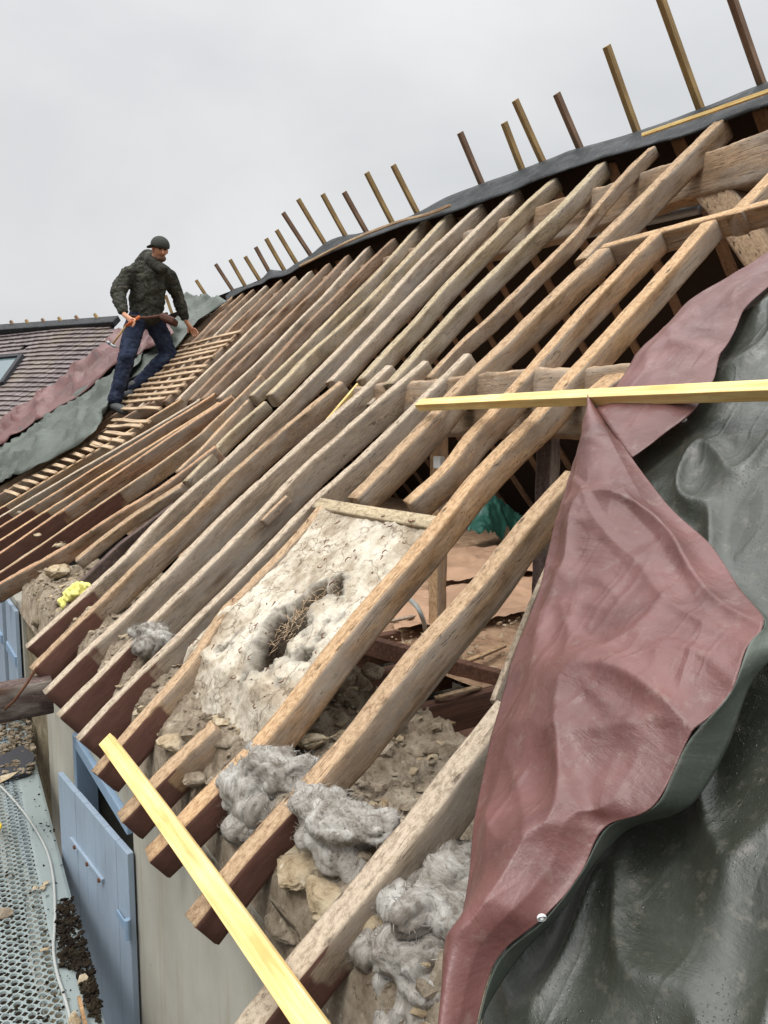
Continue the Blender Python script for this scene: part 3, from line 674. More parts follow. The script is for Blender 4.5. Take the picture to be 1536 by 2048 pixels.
# ------------------------------------------------------------------ attic floor, joists, boards
ZF = -1.10
def flo(x, y):
    return Vector((x, y, ZF + .012*fb(x*4, y*4, 2) - (.10 if x < 2.0 else 0)))
o = field('attic_floor', 2.02, 7.25, -.4, 14.3, 80, 200, lambda x, y: Vector((x, y, ZF+.01*fb(x*4, y*4, 2))), M['osb']); tag(o, 'dusty orange brown boarding of the attic floor', 'floor', kind='structure')
o = field('ceiling_debris', 1.15, 2.1, -.4, 5.6, 50, 300, lambda x, y: Vector((x, y, ZF-.20+.05*fb(x*6, y*6, 7)+.015*fb(x*25, y*25, 2, 3))), M['debris']); tag(o, 'dusty debris lying between the joists behind the wall head', 'debris', kind='stuff')
for i, y in enumerate((1.25,1.62,1.98,2.32,2.75,3.2,3.7,4.2)):
    MB().box((1.62+.02*(i%2), y, ZF-.05+.01*(i%3)), (1.05, .06, .15)).build('joist', M['darkwood'], bevel=.004)
    o = list(COL.objects)[-1]; tag(o, '%s dark floor joist behind the wall head, counted from the camera' % ORD[i], 'joist', 'floor joists behind the wall head')
tag(MB().bar(atz(735,1290,ZF+.02), atz(1035,1372,ZF+.02), .05, .09, Zu).build('edge_board', M['darkwood'], bevel=.004), 'dark brown board along the edge of the attic boarding', 'board')
# crumpled brown paper sheets
def sheet(name, px4, z, mat, label, cat, amp=.05, sc=5, n=60, lift=0.0):
    c = [atz(x, y, z) for x, y in px4]; vs = []; fs = []
    for i in range(n+1):
        for j in range(n+1):
            u, v = i/n, j/n; p = c[0].lerp(c[1], u).lerp(c[3].lerp(c[2], u), v)
            q = p*sc; p = p + Vector((0,0, lift*math.sin(math.pi*u)*math.sin(math.pi*v) + amp*(1-abs(noise.noise(q))*2) + amp*.5*noise.fractal(q*2.4, .8, 2.2, 4))) + Vector((.03*noise.noise(q+Vector((9,0,0))), .03*noise.noise(q+Vector((0,9,0))), 0))
            vs.append(p)
    for i in range(n):
        for j in range(n): a = i*(n+1)+j; fs.append([a, a+n+1, a+n+2, a+1])
    o = mesh_obj(name, vs, fs, mat, None, True); return tag(o, label, cat)
sheet('brown_paper', [(800,1195),(1100,1150),(1110,1225),(790,1270)], ZF+.04, M['paper'], 'crumpled brown building paper across the near attic boarding', 'paper sheet', .035, 4)
sheet('brown_paper', [(885,1105),(1110,1095),(1120,1150),(860,1165)], ZF+.06, M['paper'], 'second brown paper sheet lying in front of the teal plastic', 'paper sheet', .04, 3)
sheet('teal_plastic', [(925,1075),(1010,1046),(1045,1062),(960,1092)], ZF+.10, M['teal'], 'crumpled teal plastic sheet on the attic floor', 'plastic sheet', .12, 3, 50, .22)
p = atz(800,1200,ZF+.08)
tag(MB().tube(catmull([atz(815,1195,ZF+.2), atz(835,1215,ZF+.2), atz(848,1245,ZF+.12), atz(850,1262,ZF+.02)], 20), .012).build('white_hose', M['cable_grey'], smooth=True), 'pale curved conduit rising from the attic boarding', 'conduit')
tag(MB().tube(catmull([atz(690,1335,ZF), atz(698,1370,ZF+.05), atz(682,1410,ZF+.0), atz(690,1440,ZF-.04), atz(640,1400,ZF-.02)], 24), .009).build('black_cable', M['cable_black'], smooth=True), 'black cable hanging right of the plaster slab', 'cable')
tag(MB().tube([atz(765,1495,ZF+.05), atz(840,1545,ZF+.05)], .01).build('black_cable', M['cable_black'], smooth=True), 'straight black cable between the two near rafters', 'cable')
rafter([atz(745,1600,ZF+.02), atz(925,1540,ZF+.02)], M['rafter_tan'], 'pale loose lath lying across the debris near the camera', .03, .03, world=True, nrm=Zu, round_=.05, wob=.5, name='loose_lath', cat='lath', group=None)
rafter([atz(655,1570,ZF+.06), atz(700,1610,ZF+.02), atz(770,1650,ZF)], RO, 'orange wood piece stuck between the two near rafters', .05, .06, world=True, nrm=Zu, round_=.1, wob=.8, name='wood_piece', cat='wood piece', group=None)
zz = lambda x, y: atz(x, y, ZF-.19+random.uniform(0,.06))
scatter('plaster_crumbs', rnd_px([(620,1330),(760,1300),(1000,1390),(960,1560),(860,1700),(560,1620),(560,1480)], 900, zz), .009, M['rubble'], 'crumbs of plaster and mortar between the near rafters', 'debris')
scatter('plaster_crumbs', [bed(random.uniform(XW+.02, XW+.6), random.uniform(.5, 5.5))+Vector((0,0,.004)) for _ in range(2600)], .009, M['rubble'], 'small stones and crumbs spread over the wall head', 'debris')
for i, (x0_, y0_, x1_, y1_, w_) in enumerate(((860,1290,960,1240,.03),(905,1200,1010,1190,.025),(780,1240,840,1225,.03),(935,1320,1005,1290,.03),(870,1395,960,1372,.03),(700,1440,790,1420,.025),(820,1475,905,1440,.03),(850,1130,930,1118,.03))):
    rafter([atz(x0_, y0_, ZF+.045), atz((x0_+x1_)/2, (y0_+y1_)/2, ZF+.06), atz(x1_, y1_, ZF+.04)], (RT, R_, RG)[i % 3], '%s broken lath lying in the open attic, counted from the middle of the boarding' % ORD[i], w_, .012, world=True, nrm=Zu, round_=.05, name='broken_lath', cat='lath', group='broken laths in the attic', n=10)
scatter('dust_lumps', rnd_px([(740,1200),(1060,1120),(1040,1360),(760,1290)], 500, lambda x, y: atz(x, y, ZF+.03)), .009, M['rubble_light'], 'plaster dust lumps scattered on the attic boarding', 'debris')
scatter('mortar_chunks', [bed(random.uniform(XW+.02, XW+.75), random.uniform(.4, 5.4))+Vector((0,0,.006)) for _ in range(520)], .020, M['rubble_light'], 'broken pale mortar chunks strewn over the wall head', 'rubble')
scatter('mortar_chunks', [bed(random.uniform(XW+.02, XW+.9), random.uniform(.4, 5.4))+Vector((0,0,.006)) for _ in range(420)], .024, M['rubble'], 'broken grey brown mortar chunks strewn over the wall head', 'rubble')
# yellow lath sticking between rafters
tag(MB().bar(roof(722,764,-.03), roof(655,842,-.09), .03, .02, NRM).build('yellow_lath', M['new']), 'thin new yellow lath poking out between two grey rafters', 'lath')

# ------------------------------------------------------------------ plaster slab between rafters
c00, c10, c11, c01 = roof(640,1016,-.012), roof(862,1048,-.012), roof(530,1470,-.012), roof(345,1330,-.012)
hole = [roof(x, y) for x, y in ((545,1272),(575,1248),(600,1215),(630,1185),(668,1168))]; hw = [.092,.078,.060,.052,.040]
def hd(p):
    best = 9
    for q, w_ in zip(hole, hw):
        d_ = (p-q).length/w_; best = min(best, d_)
    return best
vs = []; fs = []; mk = []; n1, n2c = 150, 190
for i in range(n1+1):
    for j in range(n2c+1):
        u, v = i/n1, j/n2c*1.22
        p = c00.lerp(c10, u).lerp(c01.lerp(c11, u), v)
        f = fb(p.x*6, p.y*6, 1); g = fb(p.x*24, p.y*24, 5, 4)
        h = .014*f + .006*g
        if v > .9: h -= (v-.9)*.42 + .05*abs(fb(p.x*9, p.y*9, 4))*(v-.9)*4
        ds_ = hd(p)*(1+.55*f+.35*g+.3*noise.noise(p*14)) ; dep = 1/(1+math.exp((ds_-1.0)*6.5))
        rim = math.exp(-((ds_-1.35)/.35)**2)
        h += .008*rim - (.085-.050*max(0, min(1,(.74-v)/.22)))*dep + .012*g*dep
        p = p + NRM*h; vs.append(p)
        mk.append((min(1, max(0, dep*1.7-.12))*(.80+.20*max(0, min(1, (v-.52)/.2))), min(1, rim*.7 + max(0, (v-.85))*2*(.5+.6*f)), 0))  # mask paints the hollow's shade, strongest at its lower end
for i in range(n1):
    for j in range(n2c): a = i*(n2c+1)+j; fs.append([a, a+1, a+n2c+2, a+n2c+1])
o = mesh_obj('plaster_slab', vs, fs, M['plaster'], None, True); tag(o, 'cream lime plaster slab with a dark torn hollow, held between two rafters', 'plaster slab')
ca = o.data.color_attributes.new('mask', 'FLOAT_COLOR', 'POINT')
for i, c in enumerate(mk): ca.data[i].color = (*c, 1)
# straw fibres in the hollow
mb = MB()
for _ in range(110):
    k = random.random(); i_ = min(3, int(k*4)); q = hole[i_].lerp(hole[i_+1], k*4-i_) + SL*random.uniform(-.05,.05) + Vector((0,random.uniform(-.05,.05),0)) - NRM*random.uniform(.015,.035)
    a = random.random()*6.28; dd = (SL*math.cos(a)+Vector((0,math.sin(a),0))+NRM*random.uniform(-.1,.35)).normalized(); L_ = random.uniform(.02,.06)
    mb.tube([q, q+dd*L_*.5+NRM*random.uniform(0,.006), q+dd*L_], [.0009,.0009,.0005], 4)
o = mb.build('straw', M['lath'], D.objects['plaster_slab']); tag(o, kind='stuff')
# leaf curls on the slab
lm = simple('dry_leaf', srgb(104,70,48), .8)
pts = []
for _ in range(46):
    u, v = random.random(), random.random()*.95; pts.append(c00.lerp(c10, u).lerp(c01.lerp(c11, u), v) + NRM*.016)
mb = MB()
for p in pts:
    a = random.random()*6.28; dd = Vector((math.cos(a), math.sin(a), 0)); dd = (dd - NRM*dd.dot(NRM)).normalized(); b = NRM.cross(dd); L_ = random.uniform(.004,.014)
    mb.tube([p, p+dd*L_+b*L_*.5+NRM*.003, p+dd*L_*1.2+b*L_*1.4, p+dd*L_*.5+b*L_*1.9], [.001,.0022,.0022,.001], 5)
mb.build('leaf_litter', lm, smooth=True); tag(D.objects['leaf_litter'], 'small curled dry leaves and husks on the plaster slab', 'leaf litter', kind='stuff')

# ------------------------------------------------------------------ rubble stones and wool
def stone(px, py, off, r, mat, lab, grp=None):
    p = roof(px, py, off)
    bm_ = bmesh.new(); Rm = Matrix.Rotation(random.random()*6, 3, 'Z')
    for _ in range(15):
        q = Vector((random.gauss(0,1), random.gauss(0,1), random.gauss(0,1))).normalized()
        bm_.verts.new(Rm @ Vector((q.x*r*1.35*random.uniform(.8,1.1), q.y*r*.95, q.z*r*.7)))
    hull = bmesh.ops.convex_hull(bm_, input=bm_.verts)
    bmesh.ops.delete(bm_, geom=[g for g in hull['geom_interior'] if isinstance(g, bmesh.types.BMVert)], context='VERTS')
    bmesh.ops.triangulate(bm_, faces=bm_.faces); bmesh.ops.recalc_face_normals(bm_, faces=bm_.faces)
    bmesh.ops.bevel(bm_, geom=list(bm_.edges), offset=r*.07, segments=2, affect='EDGES')
    bmesh.ops.triangulate(bm_, faces=bm_.faces)
    for _ in range(2): bmesh.ops.subdivide_edges(bm_, edges=[e for e in bm_.edges if e.calc_length() > r*.12], cuts=1, use_grid_fill=True); bmesh.ops.triangulate(bm_, faces=bm_.faces)
    bm_.normal_update()
    for v in bm_.verts:
        q = v.co*14 + p*5; v.co += v.normal*(r*.13*noise.fractal(q, .8, 2.2, 4) + r*.05*noise.noise(v.co*70))
    me = D.meshes.new('rubble_stone'); bm_.to_mesh(me); bm_.free(); me.materials.append(mat)
    for q in me.polygons: q.use_smooth = True
    o = D.objects.new('rubble_stone', me); COL.objects.link(o); o.location = p
    return tag(o, lab, 'stone', grp)
stone(608,1745,-.07,.075,M['rubble_light'],'pale broken stone below the large wool bundle')
stone(655,1800,-.06,.06,M['rubble_light'],'long cream stone wedged under the near rafter')
stone(345,1490,-.06,.055,M['rubble_light'],'white flecked mortar lump right of the new batten tip')
stone(450,1480,-.05,.05,M['rubble'],'grey mortar lump against the foot of the plaster slab')
stone(390,1560,-.06,.035,M['rubble'],'small round mortar lump between two rafter tails')
stone(612,1470,-.14,.06,M['rubble_light'],'flat pale plaster fragment between the slab and the next rafter')
stone(122,1145,-.07,.085,M['rubble_light'],'large pale stone in the gap above the yellow foam')
stone(95,1185,-.12,.10,M['masonry'],'rough brown stone at the wall corner left of the foam')
stone(85,1240,-.17,.08,M['masonry'],'lower rough stone at the wall corner')
stone(150,1200,-.12,.06,M['rubble'],'small stone behind the yellow foam')
stone(160,1280,-.10,.045,M['rubble'],'crumbling mortar lump beside the first dark tail')
stone(280,1400,-.08,.045,M['rubble'],'mortar lump between the fourth and fifth tails')
stone(580,1830,-.15,.075,M['rubble'],'rough mortar mass on the wall head under the near rafter')
stone(760,1930,-.16,.10,M['rubble'],'rough mortar mass at the bottom below the wool')
stone(120,1090,-.02,.03,M['rubble_light'],'white mortar dab on the left rafters')
stone(75,1070,.0,.026,M['rubble_light'],'second white mortar dab on the left rafters')
stone(40,1025,-.01,.03,M['rubble'],'grey mortar dab at the left edge of the rafters')
stone(745,1340,-.35,.05,M['rubble'],'small plaster piece on the near joists')
for (x, y, r) in ((152,1180,.035),): pass
blob([(roof(154,1184,-.02), .036), (roof(142,1194,-.03), .03), (roof(132,1206,-.04), .026), (roof(168,1178,-.03), .025), (roof(147,1190,-.02), .03)], M['yellow_foam'], 'yellow_foam', 'lump of bright yellow foam between two rafters above the wall', 'foam', None, .022, .006, ds=26)
def wl(lst, lab, disp=.02):
    o = blob([(roof(x, y, o_-.01), (r[0]*1.12, r[1]*1.12, r[2]*.8)) for x, y, o_, r in lst], M['wool'], 'wool_bundle', lab, 'insulation', 'grey mineral wool bundles on the wall head', disp, .008, ds=5.5)
    # folds, then loose fibres standing off the surface
    me = o.data
    for v, nn in [(v, v.normal.copy()) for v in me.vertices]:
        q = v.co; q2 = Vector((q.x*9+2*noise.noise(q*6), q.y*16, q.z*9+3*noise.noise(q*5))); w_ = abs(noise.noise(q2+Vector((len(lab),0,0))))
        v.co += nn*(-.014*(1-min(1, w_*3.5))**2 + .005*noise.fractal(q*30, .8, 2.2, 4))
    me.update(); mb = MB()
    for _ in range(900):
        v = me.vertices[random.randrange(len(me.vertices))]; nn = v.normal
        if nn.z < -.3: continue
        p = o.location + v.co; tg = (nn.orthogonal()*random.uniform(-1,1) + nn.cross(nn.orthogonal())*random.uniform(-1,1) + nn*.6).normalized(); L_ = random.uniform(.008,.026)
        mb.tube([p - nn*.002, p+tg*L_*.5+nn*.003, p+tg*L_*.9+nn*random.uniform(-.004,.006)], [.0007,.0006,.0003], 3)
    f_ = mb.build('loose_fibre', M['wool'], o); tag(f_, kind='stuff')
    return o
wl([(300,1262,.0,(.05,.07,.05)),(255,1240,.0,(.05,.06,.04)),(225,1222,-.01,(.07,.04,.035)),(300,1292,-.02,(.06,.06,.05)),(270,1262,.01,(.045,.045,.04)),(322,1280,-.02,(.04,.05,.04)),(200,1215,.0,(.05,.025,.03))], 'small grey wool bundle on the far rafter tails', .016)
wl([(500,1560,-.04,(.075,.09,.07)),(465,1590,-.06,(.06,.07,.06)),(520,1610,-.07,(.06,.06,.06)),(500,1650,-.10,(.06,.06,.05)),(545,1520,-.03,(.07,.06,.05)),(580,1560,-.06,(.05,.07,.05)),(525,1500,-.03,(.05,.05,.04)),(600,1535,-.05,(.035,.06,.04))], 'grey wool bundle right of the diagonal new batten', .02)
wl([(640,1605,-.0,(.07,.07,.045)),(690,1640,.0,(.085,.08,.055)),(740,1650,-.01,(.06,.06,.045)),(650,1660,-.03,(.06,.07,.05)),(690,1700,-.05,(.07,.06,.05)),(720,1735,-.06,(.05,.04,.04)),(620,1585,-.0,(.04,.04,.03)),(770,1640,-.02,(.03,.04,.03))], 'large pale grey wool bundle between the two near rafters', .018)
wl([(850,1800,-.03,(.035,.09,.05)),(800,1790,-.05,(.05,.08,.05)),(900,1760,-.07,(.07,.06,.06)),(880,1830,-.08,(.06,.08,.05)),(760,1800,-.07,(.05,.06,.05)),(940,1820,-.08,(.07,.10,.06)),(920,1740,-.12,(.08,.08,.07))], 'folded grey green wool blanket against the red tarp', .022)
wl([(840,1900,-.06,(.075,.08,.06)),(880,1950,-.09,(.08,.08,.06)),(820,1960,-.12,(.06,.06,.06)),(760,1880,-.09,(.06,.05,.05)),(880,2020,-.13,(.09,.08,.07)),(720,1850,-.08,(.06,.05,.04)),(930,1980,-.10,(.06,.07,.05)),(850,2050,-.16,(.08,.08,.07))], 'big grey wool bundle at the bottom beside the red tarp', .020)
scatter('tan_chip', [roof(852,1930,.02)], .011, M['rubble_light'], 'small tan chip lying on the big wool bundle', 'chip', None)

# ------------------------------------------------------------------ new yellow battens
def batten(a, b, w, h, lab, n=NRM, mat=None, name='new_batten', parent=None):
    L = (b-a).length; Mx = frame(a, b, n); mb = MB(); N = 12; vs = []; fs = []
    for i in range(N+1):
        bend = .004*math.sin(i/N*3.1)
        for (sx, sz) in ((-1,-1),(1,-1),(1,1),(-1,1)): mb.v.append(Mx @ Vector((L*i/N, sx*w/2+bend, sz*h/2)))
    for i in range(N):
        for k in range(4): mb.f.append([4*i+k, 4*i+(k+1)%4, 4*i+4+(k+1)%4, 4*i+4+k])
    mb.f.append([3,2,1,0]); mb.f.append([4*N, 4*N+1, 4*N+2, 4*N+3])
    o = mb.build(name, mat or M['new'], parent, M=Mx, bevel=.0015); 
    if lab: tag(o, lab, 'batten')
    return o
batten(roof(214,1482,.03), roof(665,2110,.03), .050, .028, 'new yellow batten lying diagonally across the rafter tails')
batten(roof(840,810,.06), roof(1640,777,.16), .042, .034, 'new yellow batten lying level from the rafters onto the red tarp')

# ------------------------------------------------------------------ roof laths by the worker
for i in range(18):
    y = 688 + i*10.5 + (i*i)*.06
    xr = 448 - (y-688)*1.02
    xl = xr - 105 + (i*.2)
    if y > 800: xl = xr - 84 + (y-800)*.25
    if i in (12,): continue
    j = random.uniform(-6, 6); a = roof(xl+j, y+8-(i*.28), .02); b = roof(xr+j*.8+random.uniform(-8,8), y-(i*.05), .02)
    b.x = a.x + random.uniform(-.02,.02); b.z = Z0+TAN*b.x+.02*NRM.z
    lb = rafter([a, a.lerp(b,.33)+Vector((0,0,random.uniform(-.008,.008))), a.lerp(b,.66)+Vector((0,0,random.uniform(-.008,.008))), b], M['lath'], '%s roof lath from the top beside the worker, nailed across the far rafters' % ORD[i], .038, .02, world=True, round_=.05, wob=.8, name='roof_lath', cat='lath', group='roof laths beside the worker', n=12)
# short lath ends further down
for i in range(11):
    f = .12+.9*i/10; x = 232 - 205*f; y = 858 + 122*f
    a = roof(x-14, y-2, .02); b = roof(x+14, y+6, .02)
    rafter([a, b], M['lath'], '%s short lath end sticking out along the left roof edge, from the top' % ORD[i], .035, .02, world=True, round_=.05, name='lath_end', cat='lath', group='short lath ends along the roof edge', n=6)

# ------------------------------------------------------------------ upright battens behind the ridge
DPOST = Vector((-math.cos(R(55)), 0, math.sin(R(55))))
POSTS = [((1527,175),(1455,-30)),((1402,218),(1312,-30)),((1275,264),(1213,92)),((1162,299),(1113,187)),((1088,327),(1030,200)),((1046,342),(1008,245)),((966,372),(920,265)),((836,427),(786,330)),((787,449),(733,345)),((736,468),(688,384)),((694,476),(645,388)),((651,488),(596,398)),((622,510),(566,425)),((594,527),(553,460)),((570,542),(532,477)),((540,545),(511,494)),((521,562),(490,513)),((492,574),(460,519)),((467,582),(431,528)),((412,590),(392,560)),((347,634),(331,590)),((333,640),(315,612))]
for i, (b, t_) in enumerate(POSTS):
    p = atx(b[0], b[1], XR+.05); d2 = ray(*t_)
    # length where the batten line comes closest to the ray of its tip
    u = DPOST; w0 = p; a_, b_, c_ = u.dot(u), u.dot(d2), d2.dot(d2); dd, ee = u.dot(w0), d2.dot(w0); s = (b_*ee-c_*dd)/(a_*c_-b_*b_)
    tip = d2*((u*s+w0).dot(d2)/c_)
    dirp = (tip-p).normalized()
    lab = '%s upright batten behind the ridge, counted from the right' % ORD[i]
    batten(p-dirp*.35, tip, .04, .034, lab, Vector((0,-1,0)), M['post'] if i % 3 else M['post2'], 'ridge_batten')['group'] = 'upright battens sticking up behind the ridge'

# ------------------------------------------------------------------ ridge tarp band
def loft(name, A, B, m, n, mat, label, cat, amp=.01, sc=4, parent=None, bulge=0.0, nrm=NRM, thick=.0, crease=None, group=None):
    CA, CB = catmull(A, n+1), catmull(B, n+1); vs = []; fs = []
    for i in range(n+1):
        for j in range(m+1):
            u = j/m; p = CA[i].lerp(CB[i], u); q = p*sc
            rid = (1-abs(noise.noise(q))*2.2)
            d_ = amp*(.6*rid*abs(rid) + .7*noise.fractal(q*.6, .9, 2.1, 4)) + bulge*math.sin(math.pi*u)
            if crease: d_ += crease(p, u, i/n)
            k = min(1, .35 + min(u, 1-u)*4)
            vs.append(p + Vector(nrm)*d_*k)
    for i in range(n):
        for j in range(m): a = i*(m+1)+j; fs.append([a, a+1, a+m+2, a+m+1])
    o = mesh_obj(name, vs, fs, mat, parent, True)
    if thick:
        s_ = o.modifiers.new('Solidify', 'SOLIDIFY'); s_.thickness = thick; s_.offset = 0
    if parent is None: tag(o, label, cat, group)
    return o
TOP = [(1600,140),(1536,165),(1400,217),(1280,262),(1160,297),(1090,322),(970,366),(900,392),(840,424),(790,446),(736,464),(690,472),(662,480),(640,494),(620,511),(590,530),(572,541),(552,541),(540,540),(530,552),(516,563),(492,571),(465,580),(452,592)]
BOT = [(1600,200),(1536,212),(1400,262),(1280,296),(1190,322),(1100,352),(1000,392),(920,420),(860,440),(800,455),(760,470),(700,492),(660,508),(630,520),(605,532),(590,542),(575,550),(560,555),(540,558),(525,568),(510,572),(492,580),(470,592),(455,606)]
loft('ridge_tarp', [atx(x, y, XR) for x, y in TOP], [atx(x, y, XR-.18) for x, y in BOT], 8, 160, M['ridge_tarp'], 'dark tarp strip folded over the whole ridge', 'tarp', .022, 2.6, nrm=Vector((-.8,0,.6)), thick=.006)
batten(atx(1285,270,XR-.22), atx(1600,160,XR-.22), .02, .018, 'yellow batten clamping the ridge tarp at the top right', Zu, name='clamp_batten')
rafter([atx(x, y, XR-.22) for x, y in ((900,408),(850,428),(800,440),(720,470),(600,530))], M['lath'], 'thin weathered lath along the lower hem of the ridge tarp', .02, .02, world=True, round_=.1, nrm=Zu, name='hem_lath', cat='lath', group=None)

# ------------------------------------------------------------------ tarps on the right
def gd(p, u, t):  # broad folds of the green tarp
    q = p*1.0
    f = .020*math.sin(p.y*7+p.x*5+.8*noise.noise(q*2)) * (.5+.5*noise.noise(q*1.3+Vector((3,3,3))))
    w_ = noise.noise(Vector((p.x*2.2+p.y*1.2, p.y*5-p.x*3, 3)));  f += .028*(1-min(1, abs(w_)*5))**2
    return f
GL = [(1640,440),(1560,530),(1500,600),(1462,665),(1430,745),(1380,828),(1268,916),(1230,1000),(1190,1120),(1130,1280),(1075,1450),(1040,1650),(1000,1850),(965,2048),(930,2250)]
GR = [(1900,300),(1900,420),(1900,520),(1900,620),(1900,720),(1900,830),(1900,930),(1900,1040),(1900,1180),(1900,1320),(1900,1480),(1900,1650),(1900,1850),(1900,2080),(1900,2300)]
offs = lambda i: .03 + .0*i
green = loft('green_tarp', [roof(x, y, .05 if y < 900 else .03) for x, y in GL], [roof(x, y, .09) for x, y in GR], 150, 260, M['green'], 'wet dark green tarp spread over the right part of the roof', 'tarp', .010, 2.1, crease=gd, thick=.003)
RA = [(1640,420),(1536,503),(1450,560),(1380,604),(1330,658),(1282,700),(1250,748),(1228,780),(1186,812)]
RB = [(1680,470),(1575,545),(1500,610),(1468,665),(1440,715),(1425,765),(1385,826),(1330,868),(1262,918)]
loft('red_tarp', [roof(x, y, .08) for x, y in RA], [roof(x, y, .10) for x, y in RB], 40, 90, M['red'], 'red brown strip of tarp along the upper edge of the green tarp', 'tarp', .022, 5, thick=.003, bulge=.02)
# rolled hem of the upper strip
LA = [(1186,810),(1168,860),(1142,945),(1110,1060),(1082,1170),(1046,1275),(1015,1370),(992,1450),(966,1555),(950,1660),(940,1760),(925,1850),(912,1940),(900,2048),(888,2150)]
LB = [(1188,811),(1262,915),(1335,1010),(1420,1090),(1480,1180),(1530,1245),(1490,1300),(1462,1385),(1380,1480),(1308,1614),(1215,1655),(1160,1750),(1090,1840),(990,1935),(935,2150)]
LBo = [.10,.11,.12,.13,.15,.20,.23,.22,.21,.19,.18,.17,.17,.16,.14]
def fc(p, u, t):
    w_ = noise.noise(Vector((p.y*2.4-p.x*4.6, p.x*1.1+p.y*1.3, 5))); f = .022*(1-min(1, abs(w_)*4))**2
    w2 = noise.noise(Vector((p.y*7-p.x*13, p.x*3+p.y*2, 1))); return f + .006*(1-min(1, abs(w2)*3))
flap = empty('tarp_flap', roof(1100,1400,.12), 'big folded-back red brown tarp flap with a green turned edge', 'tarp')
PB = [roof(x, y, o_) for (x, y), o_ in zip(LB, LBo)]
loft('red_face', [roof(x, y, .09+.004*k) for k, (x, y) in enumerate(LA)], PB, 110, 300, M['red'], None, None, .020, 4.2, flap, .045, crease=fc, thick=.002)
RE = [(1480,1180),(1536,1240),(1560,1290),(1500,1372),(1452,1500),(1375,1615),(1262,1655),(1195,1720),(1128,1815),(1030,1925),(962,2040),(945,2150)]
loft('green_border', PB[4:6]+[roof(1498,1290,.23)]+PB[7:9]+[roof(1345,1550,.2)]+PB[9:15], [roof(x, y, o_-.05) for (x, y), o_ in zip(RE, (.15,.2,.24,.22,.19,.17,.15,.15,.14,.14,.13,.12))], 10, 160, M['green_far'], None, None, .006, 5, flap, .0, thick=.002)
def ring(p, n, r1, r2, label=None, parent=None):
    mb = MB(); M_ = frame(p, p+Vector(n).orthogonal(), n); K = 20
    for a in range(K):
        for (r, z) in ((r1,0),(r1,.003),((r1+r2)/2,.0055),(r2,.003),(r2,0)):
            an = 2*math.pi*a/K; mb.v.append(M_ @ Vector((r*math.cos(an), r*math.sin(an), z)))
    for a in range(K):
        for k in range(4): mb.f.append([5*a+k, 5*a+k+1, 5*((a+1)%K)+k+1, 5*((a+1)%K)+k])
    return mb.build('eyelet', M['white'], parent, True)
e1_ = ring(roof(1368,841,.085), NRM, .003, .008); e1_.parent = green; e1_.matrix_parent_inverse = green.matrix_world.inverted()
ring(roof(1084,1838,.185), (NRM+Vector((.8,.3,-.6))).normalized(), .003, .007, parent=flap)

# ------------------------------------------------------------------ tarps beyond the worker, on the left
loft('green_tarp', [roof(x, y, .12) for x, y in ((-60,930),(0,892),(60,852),(120,815),(170,778),(215,752),(262,720),(300,700),(345,660),(362,620),(372,595))],
     [roof(x, y, .06) for x, y in ((-60,985),(0,965),(60,944),(120,910),(175,880),(204,850),(218,800),(250,770),(345,700),(405,638),(455,602))], 24, 120, M['green_far'], 'grey green tarp edging the stripped rafters behind the worker', 'tarp', .07, 1.7, thick=.004, bulge=.03, crease=lambda p, u, t: .07*(1-min(1, abs(noise.noise(Vector((p.y*1.5+p.x*1.2, p.y*.5-p.x*2.4, 2))))*4))**2)
loft('red_tarp', [roof(x, y, .12) for x, y in ((-60,905),(0,868),(60,823),(118,778),(170,735),(210,704),(245,676),(290,655),(340,640))],
     [roof(x, y, .16) for x, y in ((-60,932),(0,895),(60,856),(118,820),(172,782),(215,752),(258,724),(300,702),(350,668))], 20, 90, M['red'], 'red brown tarp between the tiled roof and the grey green tarp', 'tarp', .11, 1.5, thick=.004, bulge=.06, crease=lambda p, u, t: .12*(1-min(1, abs(noise.noise(Vector((p.y*1.3+p.x*1.0, p.y*.6-p.x*2.0, 7))))*4))**2)

# ------------------------------------------------------------------ tiled wing
P0 = Vector((3.8, 15.2, 1.86)); Wd = Vector((-.545, .839, 0)); Dn = Vector((-.839, -.545, 0)); T3 = R(40); DnS = (Dn*math.cos(T3) - Zu*math.sin(T3)).normalized(); NW = Wd.cross(DnS).normalized(); NW = NW if NW.z > 0 else -NW
wing = empty('wing_roof', P0, 'old flat tiled roof of the wing behind the tarps', 'roof')
vs = []; fs = []
g = .135; tw = .17
for r in range(48):
    for c in range(-22, 95):
        if random.random() < .004: continue
        s0 = r*g; x0 = c*tw + (tw/2 if r % 2 else 0) + random.uniform(-.006,.006)
        base = P0 + Wd*x0 + DnS*s0
        if base.x > 3.86: continue
        jt = random.uniform(-.010,.010); th = .042; sag = .05*noise.noise(Vector((x0*.5, s0*.5, 0)))
        i = len(vs)
        p = [base+NW*(.002+sag), base+Wd*(tw-.006)+NW*(.002+sag), base+Wd*(tw-.006)+DnS*(g+.03+jt)+NW*(th+sag), base+DnS*(g+.03+jt)+NW*(th+sag)]
        vs += p + [p[3]-NW*.026, p[2]-NW*.026, p[0]-NW*.02, p[1]-NW*.02]
        fs += [[i,i+1,i+2,i+3],[i+3,i+2,i+5,i+4],[i,i+3,i+4,i+6],[i+1,i+7,i+5,i+2]]
mesh_obj('tile', vs, fs, M['tiles'], wing)
mesh_obj('roof_deck', [P0-NW*.03, P0+Wd*16-NW*.03, P0+Wd*16+DnS*6.4-NW*.03, P0+Wd*-3.5+DnS*6.4-NW*.03], [[0,3,2,1]], M['felt'], wing)
MB().bar(P0+Wd*-.1+NW*.04+Vector((0,0,.03)), P0+Wd*16+NW*.04+Vector((0,0,.03)), .22, .12, NW).build('ridge_cover', M['ridge_tarp'], wing, bevel=.02)
